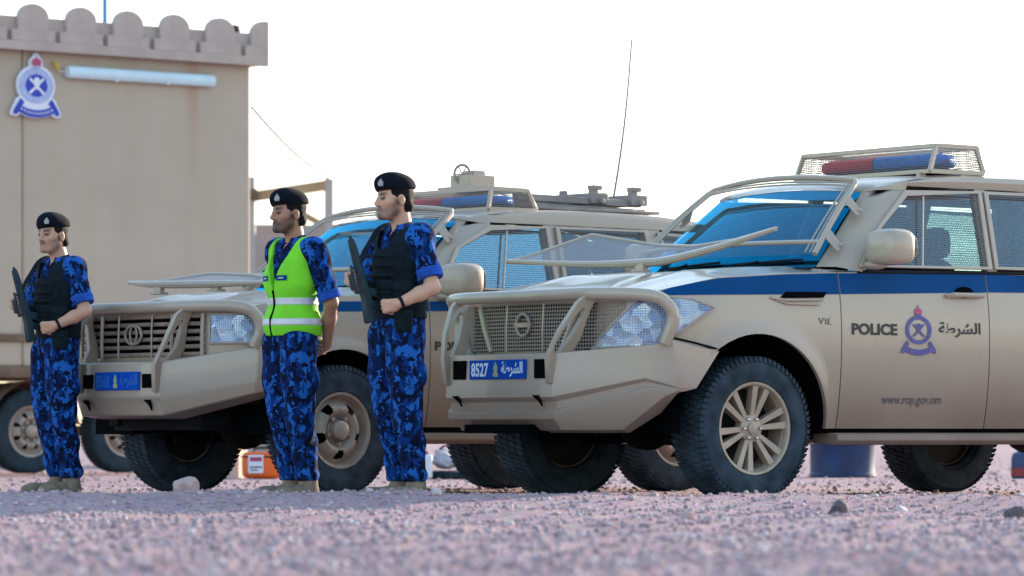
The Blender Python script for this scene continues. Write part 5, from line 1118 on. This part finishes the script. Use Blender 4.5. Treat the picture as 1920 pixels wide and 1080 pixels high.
def person_mesh_parts(pose, head_yaw, head_pitch, Hc, tone, beard, root):
    v = Vol((-.30, -.40, .02), (.46, .40, 1.86), .0046)
    Rm = rotz(head_yaw) @ roty(head_pitch); Hc = np.array(Hc, float)
    head_prims(v, Hc, Rm)
    v.cone(Hc + Rm @ V(-.028, 0, -.05), (-.01, 0, 1.47), .054, .060, .025)
    v.cone((-.005, -.11, 1.44), (-.005, .11, 1.44), .045, k=.03); v.cone((.0, 0, 1.42), (.02, 0, 1.0), .085, .085, .03)
    for s_ in (-1, 1): v.chain([(.03, s_ * .082, .95), (.032, s_ * .088, .52), (-.034, s_ * .080, .12)], [.060, .040, .028], .03)
    for sd in ('L', 'R'):
        sh, el, wr, hd, nn, crl = pose[sd]; s_ = 1 if sd == 'L' else -1
        v.chain([sh, el], [.047, .040], .02); md = np.array(el) * .62 + np.array(wr) * .38; v.chain([el, md, wr], [.041, .040, .0275], .018)
        hand(v, wr, np.array(hd, float) - np.array(wr, float), np.array(nn, float), s_, crl)
    o = v.build('body', M['skin'], root, 1); me = o.data
    P = np.array([q.co[:] for q in me.vertices]); q = (P - Hc) @ Rm; x, y, z = q[:, 0], q[:, 1], q[:, 2]; ay = np.abs(y)
    c = np.tile(np.array(tone), (len(P), 1)); hm = (z > -.14) & (np.linalg.norm(q, axis=1) < .19)
    def mixc(m, col_, a): 
        m = (np.clip(m, 0, 1) * a)[:, None]; return c * (1 - m) + np.array(col_) * m
    sm = lambda t: 1 / (1 + np.exp(-np.clip(t, -30, 30)))
    bc = (.030, .022, .018)
    jaw = sm((-.052 - .35 * (x - .03) * 0 - z) / .006) * sm((x - .012) / .006) * hm * sm((z + .135) / .006); side_ = sm((x + .004) / .005) * sm((.036 - x) / .008) * sm((.0 - z) / .006) * sm((ay - .045) / .004) * hm
    mou = sm((x - .080) / .003) * sm((z + .061) / .002) * sm((-.044 - z) / .002) * sm((.031 - ay) / .003) * hm
    chin = sm((x - .066) / .004) * sm((-.082 - z) / .003) * sm((.026 - ay) / .004) * hm; brow = sm((z - .0155) / .0015) * sm((.0325 - z) / .0015) * sm((x - .055) / .004) * sm((ay - .011) / .002) * sm((.052 - ay) / .002) * hm
    eye = sm((.0085 - np.abs(z - .001)) / .0015) * sm((.0165 - np.abs(ay - .033)) / .002) * sm((x - .066) / .003) * hm; lip = sm((x - .083) / .003) * sm((.0085 - np.abs(z + .067)) / .002) * sm((.022 - ay) / .003) * hm
    c = mixc(lip, (tone[0] * .80, tone[1] * .55, tone[2] * .55), .7); c = mixc(jaw, bc, beard[0]); c = mixc(side_, bc, beard[1]); c = mixc(mou, bc, beard[2]); c = mixc(chin, bc, beard[3]); c = mixc(brow, bc, .92); c = mixc(eye, (.012, .010, .009), .92)
    at = me.color_attributes.new('tone', 'FLOAT_COLOR', 'POINT'); at.data.foreach_set('color', np.concatenate([c, np.ones((len(P), 1))], 1).ravel().astype(np.float32))
    # hair below the beret
    h = Vol(Hc - .16, Hc + .16, .004); T = lambda p: Hc + Rm @ np.array(p, float)
    h.ell(T((-.018, 0, .034)), (.099, .0795, .090), Rm, .01); h.cone(T((-.06, -.03, -.045)), T((-.06, .03, -.045)), .042, k=.03)
    def hf(X, Y, Z):
        a = [(X - Hc[0]) * Rm[0, i] + (Y - Hc[1]) * Rm[1, i] + (Z - Hc[2]) * Rm[2, i] for i in range(3)]
        front = a[0] - (.030 + .25 * np.clip(a[2] - .03, 0, 1) + .012 * (a[2] > -.02)); side = np.where((a[0] > -.035) & (np.abs(a[1]) > .04), np.where(a[0] > .008, -.030, .012) - a[2], -.075 - a[2]); return np.maximum(np.maximum(front, side), a[2] - .085)
    h.cut(hf); h.wrinkle(.0012, 3, 2.5); h.build('hair', M['hair'], root, 1)
    # beret: flat crown pulled over the right side, leather band, badge over the left eye
    b = Vol(Hc - .20, Hc + .20, .004); tl = Rm @ roty(R(-6)); b.ell(T((-.012, -.004, .070)), (.116, .096, .078), tl, .02); b.ell(T((.040, .010, .088)), (.072, .064, .046), tl, .03); b.ell(T((-.025, -.050, .072)), (.085, .062, .048), Rm, .025)
    def bf(X, Y, Z):
        a = [(X - Hc[0]) * Rm[0, i] + (Y - Hc[1]) * Rm[1, i] + (Z - Hc[2]) * Rm[2, i] for i in range(3)]; return (.050 - .10 * a[0] * 0 + .08 * a[1]) - a[2] - .02 * np.clip(-a[1] / .08, 0, 1)
    b.wrinkle(.003, 5, 1.2, .5); b.cut(bf); bo = b.build('beret', M['beret'], root, 2)
    r_ = MB(); pts = [T((-.014 + .104 * math.cos(t), .083 * math.sin(t), .052 + .006 * math.sin(t) - .004 * math.cos(t))) for t in np.linspace(0, 2 * math.pi, 32)[:-1]]; r_.tube(pts, .0075, 6, closed=True); r_.build('beret_band', M['armour'], bo)
    g = MB(); c0 = T((.094, .050, .084)); nx = Rm @ nrm(V(.8, .55, .15)); ux = nrm(np.cross((0, 0, 1), nx)); uz = np.cross(nx, ux)
    sh = [(a * .85, b_ * .85) for a, b_ in [(-.012, -.018), (.012, -.018), (.017, -.004), (.012, .010), (.005, .014), (.004, .022), (-.004, .022), (-.005, .014), (-.012, .010), (-.017, -.004)]]
    g.prism([c0 + ux * a * 1.15 + uz * bb * 1.2 + nx * .012 for a, bb in sh], tuple(nx * -.03)); g.build('beret_badge', M['badge'], bo)
    return o

def trousers(root, seed=21):
    v = Vol((-.24, -.27, .05), (.27, .27, 1.10), .0062)
    v.ell((.020, 0, .965), (.126, .168, .115), k=.04)
    for s_ in (-1, 1):
        v.chain([(.035, s_ * .082, .92), (.040, s_ * .092, .70), (.032, s_ * .088, .52), (-.002, s_ * .084, .33), (-.034, s_ * .080, .145)], [.116, .103, .086, .076, .064], .022)
        v.ell((-.034, s_ * .080, .150), (.074, .069, .038), k=.02); v.ell((.02, s_ * .19, .70), (.06, .022, .085), k=.02)
    v.wrinkle(.011, seed, .70, .5, lambda x, y, z: np.clip(1.25 - z, .25, 1)); v.cut(lambda x, y, z: z - 1.06); v.cut(lambda x, y, z: .112 - z)
    t = v.build('trousers', M['camo'], root, 1)
    b = Vol((-.24, -.27, .98), (.27, .27, 1.10), .005); b.ell((.012, 0, 1.03), (.131, .176, .16), k=.01); b.cut(lambda x, y, z: np.abs(z - 1.035) - .026); b.build('belt', M['armour'], t, 1)
    return t
def boots(root):
    for s_ in (-1, 1):
        v = Vol((-.16, s_ * .10 - .10, -.01), (.26, s_ * .10 + .10, .26), .005)
        v.cone((-.038, s_ * .082, .05), (-.034, s_ * .082, .20), .054, .054, .03); v.cone((-.055, s_ * .082, .048), (.14, s_ * .100, .040), .045, .040, .03); v.ell((.15, s_ * .104, .038), (.075, .046, .038), k=.02); v.wrinkle(.002, 5, 2)
        v.cut(lambda x, y, z: .006 - z); bt = v.build('boot', M['boot'], root, 1)
        so_ = Vol((-.16, s_ * .10 - .10, -.02), (.28, s_ * .10 + .10, .05), .005); so_.cone((-.055, s_ * .082, .012), (.16, s_ * .104, .012), .052, .049, .01); so_.cut(lambda x, y, z: np.abs(z - .012) - .012); so_.build('sole', M['boot'], bt)
def shirt(root, pose, frac, seed):
    v = Vol((-.26, -.36, .96), (.26, .36, 1.60), .0055); torso(v, .008)
    for sd in ('L', 'R'):
        sh, el, wr = [np.array(q, float) for q in pose[sd][:3]]; e = sh + (el - sh) * frac; v.cone(sh, e, .070, .066, .03); v.ell(sh + V(0, 0, .0), (.075, .070, .075), k=.04)
    v.cone((-.012, 0, 1.47), (.0, 0, 1.525), .068, .066, .02)
    v.wrinkle(.007, seed, .8, .8); 
    def f(x, y, z): return np.sqrt((x - .012) ** 2 + y ** 2) * 0 + (z - 1.545 - .25 * (-x - .02))
    v.cut(f)
    def neck(x, y, z): return -(np.maximum(np.sqrt((x - .01) ** 2 + y ** 2) - .056, 1.50 - z))
    v.cut(neck); v.cut(lambda x, y, z: -(np.maximum(np.abs(y) - (z - 1.42) * .42, .06 - x)))
    for sd in ('L', 'R'):
        sh, el = [np.array(q, float) for q in pose[sd][:2]]; d = nrm(el - sh); L = np.linalg.norm(el - sh) * frac; s_ = 1 if sd == 'L' else -1
        v.cut(lambda x, y, z: np.where(s_ * y > .16, ((x - sh[0]) * d[0] + (y - sh[1]) * d[1] + (z - sh[2]) * d[2]) - L, -1))
    o = v.build('shirt', M['camo'], root, 1)
    for sd in ('L', 'R'):
        sh, el = [np.array(q, float) for q in pose[sd][:2]]; d = nrm(el - sh); e = sh + (el - sh) * frac
        m = Vol(e - .12, e + .12, .005); m.cone(e - d * .045, e + d * .004, .0735, .0715, .01); m.wrinkle(.003, 9, 1.5)
        m.cut(lambda x, y, z: np.abs((x - e[0]) * d[0] + (y - e[1]) * d[1] + (z - e[2]) * d[2] + .020) - .027); m.build('rolled_cuff', M['cuff'], o, 1)
    return o
def rbox(mb, c, h, rz_=0, ry_=0, p=.45):
    mb.ell(c, h, 20, 12, rot=Matrix.Rotation(rz_, 3, 'Z') @ Matrix.Rotation(ry_, 3, 'Y'), p=p)

def rifle(loc, rz, T, Bm, strap, label, scale):
    """compact rifle, muzzle up; T muzzle end, Bm butt end in the holder's frame"""
    r_ = thing('rifle', label, 'rifle', loc, rz, 'rifles held by the officers', scale); T, Bm = V(*T), V(*Bm); ax = nrm(T - Bm); fw = nrm(V(1, .1, 0) - ax * (V(1, .1, 0) @ ax)); sd = np.cross(ax, fw); L = np.linalg.norm(T - Bm)
    P = lambda t, f, s_=0: Bm + ax * L * t + fw * f + sd * s_
    m = MB(); m.prism([P(0, -.026, -.019), P(0, .034, -.019), P(.03, .038, -.019), P(.20, .030, -.019), P(.26, .022, -.019), P(.50, .022, -.019), P(.62, .018, -.019), P(.62, -.020, -.019), P(.44, -.026, -.019), P(.30, -.030, -.019), P(.12, -.022, -.019)], tuple(sd * .038)); rc = m.build('receiver', M['gun'], r_, bevel=.006)
    m = MB(); m.tube([P(.58, 0), P(.64, 0), P(.90, .004), P(.975, .006), P(1.0, .006)], [.024, .026, .022, .020, .012], 12); m.tube([P(.98, .006), P(1.03, .006)], .009, 10); m.build('barrel', M['gun'], r_)
    m = MB(); m.prism([P(.30, -.030, -.011), P(.40, -.030, -.011), P(.34, -.115, -.011), P(.24, -.105, -.011)], tuple(sd * .022)); m.build('magazine', M['gun'], r_, bevel=.004)
    m = MB(); m.prism([P(.16, -.030, -.013), P(.26, -.030, -.013), P(.20, -.085, -.013), P(.11, -.075, -.013)], tuple(sd * .026)); m.build('grip', M['gun'], r_, bevel=.005)
    m = MB(); m.beam(P(.36, .055), P(.70, .050), .018, .014); m.beam(P(.38, .03), P(.38, .056), .016, .016); m.beam(P(.66, .02), P(.66, .052), .016, .016); m.tube([P(.42, .068), P(.60, .066)], .015, 10); m.build('carry_sight', M['gun'], r_, bevel=.003)
    m = MB(); S = crv([P(.70, -.02)] + [V(*q) for q in strap], 6); u = MB()
    for i in range(len(S) - 1): m.beam(S[i], S[i + 1], .028, .005, up=tuple(nrm(V(.7, .5, .6))))
    m.build('sling', M['armour'], r_)
    return r_

POSE_RIFLE = dict(
    L=((-.005, .172, 1.450), (-.02, .275, 1.175), (.150, .188, 1.085), (.245, .080, 1.060), (-.72, -.66, .15), (62, 118, 175)),
    R=((-.005, -.172, 1.450), (.09, -.27, 1.19), (.290, -.090, 1.215), (.352, -.005, 1.225), (-.838, .459, .24), (62, 118, 175)))
POSE_BACK = dict(
    L=((-.01, .178, 1.450), (-.085, .240, 1.150), (-.175, .075, .905), (-.165, -.015, .875), (.9, .1, .2), (40, 75, 110)),
    R=((-.01, -.178, 1.450), (-.085, -.240, 1.150), (-.200, -.06, .905), (-.205, .03, .885), (.9, -.1, .2), (40, 75, 110)))
def armed_person(loc, heading, scale, hy, hp, tone, beard, label, rlabel, seed=21):
    root = thing('person', label, 'person', loc, R(heading), 'officers standing guard', scale)
    person_mesh_parts(POSE_RIFLE, hy, hp, (.055, 0, 1.672), tone, beard, root); trousers(root, seed); boots(root); shirt(root, POSE_RIFLE, .80, seed)
    v = Vol((-.24, -.28, .98), (.26, .28, 1.56), .0055); torso(v, .026, .04); v.ell((.02, 0, 1.27), (.142, .165, .17), k=.03)
    v.wrinkle(.0025, 6, 1.0); v.cut(lambda x, y, z: np.maximum(1.055 - z, z - 1.50)); v.cut(lambda x, y, z: -(np.maximum(np.sqrt((x - .045) ** 2 + y ** 2) - .098, 1.39 - z)))
    for s_ in (-1, 1): v.cone((0, s_ * .30, 1.35), (0, s_ * .215, 1.45), .085, .068, .01, True); v.cone((0, s_ * .215, 1.45), (0, s_ * .235, 1.52), .07, .08, .01, True)
    vest = v.build('armour_vest', M['armour'], root, 1)
    for z in (1.245, 1.30, 1.355):
        m = MB(); m.tube([V(.168 - .15 * (q * q) * 5.2, q, z) for q in np.linspace(-.13, .13, 9)], .009, 6, sx=.6); m.build('webbing', M['armour'], vest)
    for (c, h_, a) in (((.150, .075, 1.145), (.030, .055, .075), .45), ((.095, .155, 1.135), (.034, .055, .085), .95), ((.165, -.06, 1.145), (.028, .05, .075), -.3)):
        m = MB(); rbox(m, c, h_, a); pc = m.build('pouch', M['armour'], vest); m = MB(); rbox(m, (c[0] + .004, c[1] + .002, c[2] + .045), (h_[0] + .004, h_[1] + .003, .028), a); m.build('pouch_flap', M['armour'], pc)
        for zz in (-.03, .0):
            m = MB(); m.tube([V(*c) + V(math.cos(a), math.sin(a), 0) * (h_[0] + .002) + V(-math.sin(a), math.cos(a), 0) * q + V(0, 0, zz) for q in (-h_[1] * .8, 0, h_[1] * .8)], .006, 6); m.build('webbing', M['armour'], pc)
    m = MB(); rbox(m, (.10, .165, .995), (.035, .05, .065), .9); hl = m.build('hip_pouch', M['armour'], root); m = MB(); rbox(m, (.104, .168, 1.03), (.037, .052, .03), .9); m.build('pouch_flap', M['armour'], hl)
    w_, h_ = V(*POSE_RIFLE['L'][2]), V(*POSE_RIFLE['L'][3]); e_ = V(*POSE_RIFLE['L'][1]); d = nrm(w_ - e_)
    m = MB(); c = w_ - d * .02; a1 = nrm(np.cross(d, (0, 0, 1))); a2 = np.cross(d, a1); m.tube([c + .032 * (a1 * math.cos(t) + a2 * math.sin(t)) for t in np.linspace(0, 2 * math.pi, 18)[:-1]], .009, 6, closed=True); m.build('wrist_watch', M['armour'], root)
    rifle(loc, R(heading), (.352, .03, 1.445), (.238, .055, .985), [(.235, -.03, 1.365), (.17, -.06, 1.435), (.10, -.09, 1.505), (.02, -.11, 1.535), (-.05, -.11, 1.51)], rlabel, scale)
    return root
def vest_person(loc, heading, scale, hy, hp, tone, beard, label):
    root = thing('person', label, 'person', loc, R(heading), 'officers standing guard', scale)
    person_mesh_parts(POSE_BACK, hy, hp, (.050, 0, 1.672), tone, beard, root); trousers(root); boots(root); shirt(root, POSE_BACK, .93, 44)
    def shell(inf, lo, h=.0055):
        v = Vol((-.24, -.27, .92), (.26, .27, 1.58), h); torso(v, inf, .05); v.ell((.02, 0, 1.02), (.130 + inf, .172 + inf, .12), k=.06); v.ell((.03, 0, 1.28), (.115 + inf, .160 + inf, .16), k=.05); v.wrinkle(.0065, 12, .6, .7); return v
    v = shell(.020, 0)
    v.cut(lambda x, y, z: np.maximum(.955 - z, z - 1.53)); v.cut(lambda x, y, z: -(np.maximum(np.sqrt((x - .005) ** 2 + y ** 2) - .078, 1.42 - z)))
    v.cut(lambda x, y, z: -(np.maximum(np.abs(y) - np.clip((z - 1.20) * .36, 0, .2), .02 - x)))
    for s_ in (-1, 1): v.cone((-.03, s_ * .275, 1.24), (0, s_ * .225, 1.44), .082, .066, .008, True); v.cone((0, s_ * .225, 1.44), (0, s_ * .24, 1.56), .066, .075, .008, True)
    vs_ = v.build('safety_vest', M['hivis'], root, 1)
    for z in (1.155, 1.035):
        b = shell(.0235, 0); b.cut(lambda x, y, zz: np.abs(zz - z) - .021); b.cut(lambda x, y, zz: -(np.maximum(np.abs(y) - .006, .02 - x)))
        if z > 1.1:
            for s_ in (-1, 1): b.cone((-.03, s_ * .275, 1.24), (0, s_ * .225, 1.44), .082, .066, .008, True)
        b.build('reflective_stripe', M['reflect'], vs_, 1)
    m = MB(); pts = []
    for z in np.linspace(1.22, .957, 12):
        a = v.lo; k = int(round((z - v.lo[2]) / v.h)); j = int(round((.012 - v.lo[1]) / v.h)); ins = np.where(v.g[:, j, k] < 0)[0]; pts.append(V(v.lo[0] + v.h * (ins.max() + .6), .0, z))
    m.tube(pts, .007, 6); m.build('zip', M['gap'], vs_)
    def xs(y, z):
        k = int(round((z - v.lo[2]) / v.h)); j = int(round((y - v.lo[1]) / v.h)); ins = np.where(v.g[:, j, k] < 0)[0]; return v.lo[0] + v.h * (ins.max() + .75)
    for s_ in (1, -1):
        m = MB(); ys = np.linspace(s_ * .045, s_ * .115, 5); m.grid([[V(xs(y, 1.29) + .004, y, z) for y in ys] for z in (1.275, 1.305)]); m.build('name_patch', M['stripe'], vs_)
        m = MB(); m.grid([[V(xs(y, 1.29) + .0055, y, z) for y in ys[1:4]] for z in (1.287, 1.293)]); m.build('patch_lettering', M['reflect'], vs_)
    return root
bg = Vol((-.20, -.15, 0), (.20, .15, .24), .006); bg.ell((-.03, 0, .08), (.10, .09, .07), k=.03); bg.ell((.03, 0, .06), (.11, .09, .05), k=.03); bg.ell((-.05, .02, .13), (.05, .05, .05), k=.03); bg.wrinkle(.012, 4, 1.6)
sk = thing('grey_sack', 'crumpled light grey sack on the spare tyre', 'sack', (-.54, 33.15, .055), 0); bg.build('sack_cloth', basic('grey_sack', (.42, .42, .46), .9, var=.2, scale=14, bmp=.3), sk, 1)
m = MB(); m.tube(crv([(-.06, 0, .17), (-.03, .01, .195), (.0, 0, .20), (.03, -.01, .185)], 4), .008, 6); m.build('tie_cord', M['black'], sk)
gc = thing('gas_bottle', 'dark red and blue gas bottle at the right edge beyond the nearest car', 'gas bottle', (4.28, 33.5, -.02), 0)
m = MB(); m.lathe([(0, .0), (.09, 0), (.10, .02), (.10, .17), (.085, .21), (.04, .235), (0, .235)], n=24); m.build('bottle_body', basic('bottle_blue', (.02, .04, .12), .5), gc); m = MB(); m.lathe([(.101, .02), (.102, .02), (.102, .09), (.101, .09)], n=24, closed=True); m.build('red_band', basic('bottle_red', (.25, .02, .02), .5), gc); m = MB(); m.lathe([(0, .23), (.02, .23), (.02, .27), (0, .27)], n=12); m.build('valve', M['chrome'], gc)
for x, y in CABIN_WHEELS: make_wheel(cab, x, y, .375, .22, 'truck', flip=1 if y > -1 else -1)
def px_loc(u, D, z=-.02): return ((u - 960) / 7500 * D, D, z)
armed_person(px_loc(754, 22.35), 215, 1.012, R(-9), R(2), (.66, .365, .24), (.48, .75, .72, .70), 'officer in black armour vest with a rifle beside the nearest car', 'black rifle held by the officer beside the nearest car')
vest_person(px_loc(553, 23.0), 219, .985, R(-7), R(1), (.44, .22, .132), (.72, .8, .95, .85), 'officer in lime safety vest with hands behind his back')
armed_person(px_loc(112, 24.6), 218, .957, R(12), R(1), (.58, .315, .205), (.20, .5, .80, .22), 'officer in black armour vest with a rifle, farthest left', 'black rifle held by the leftmost officer', 57)
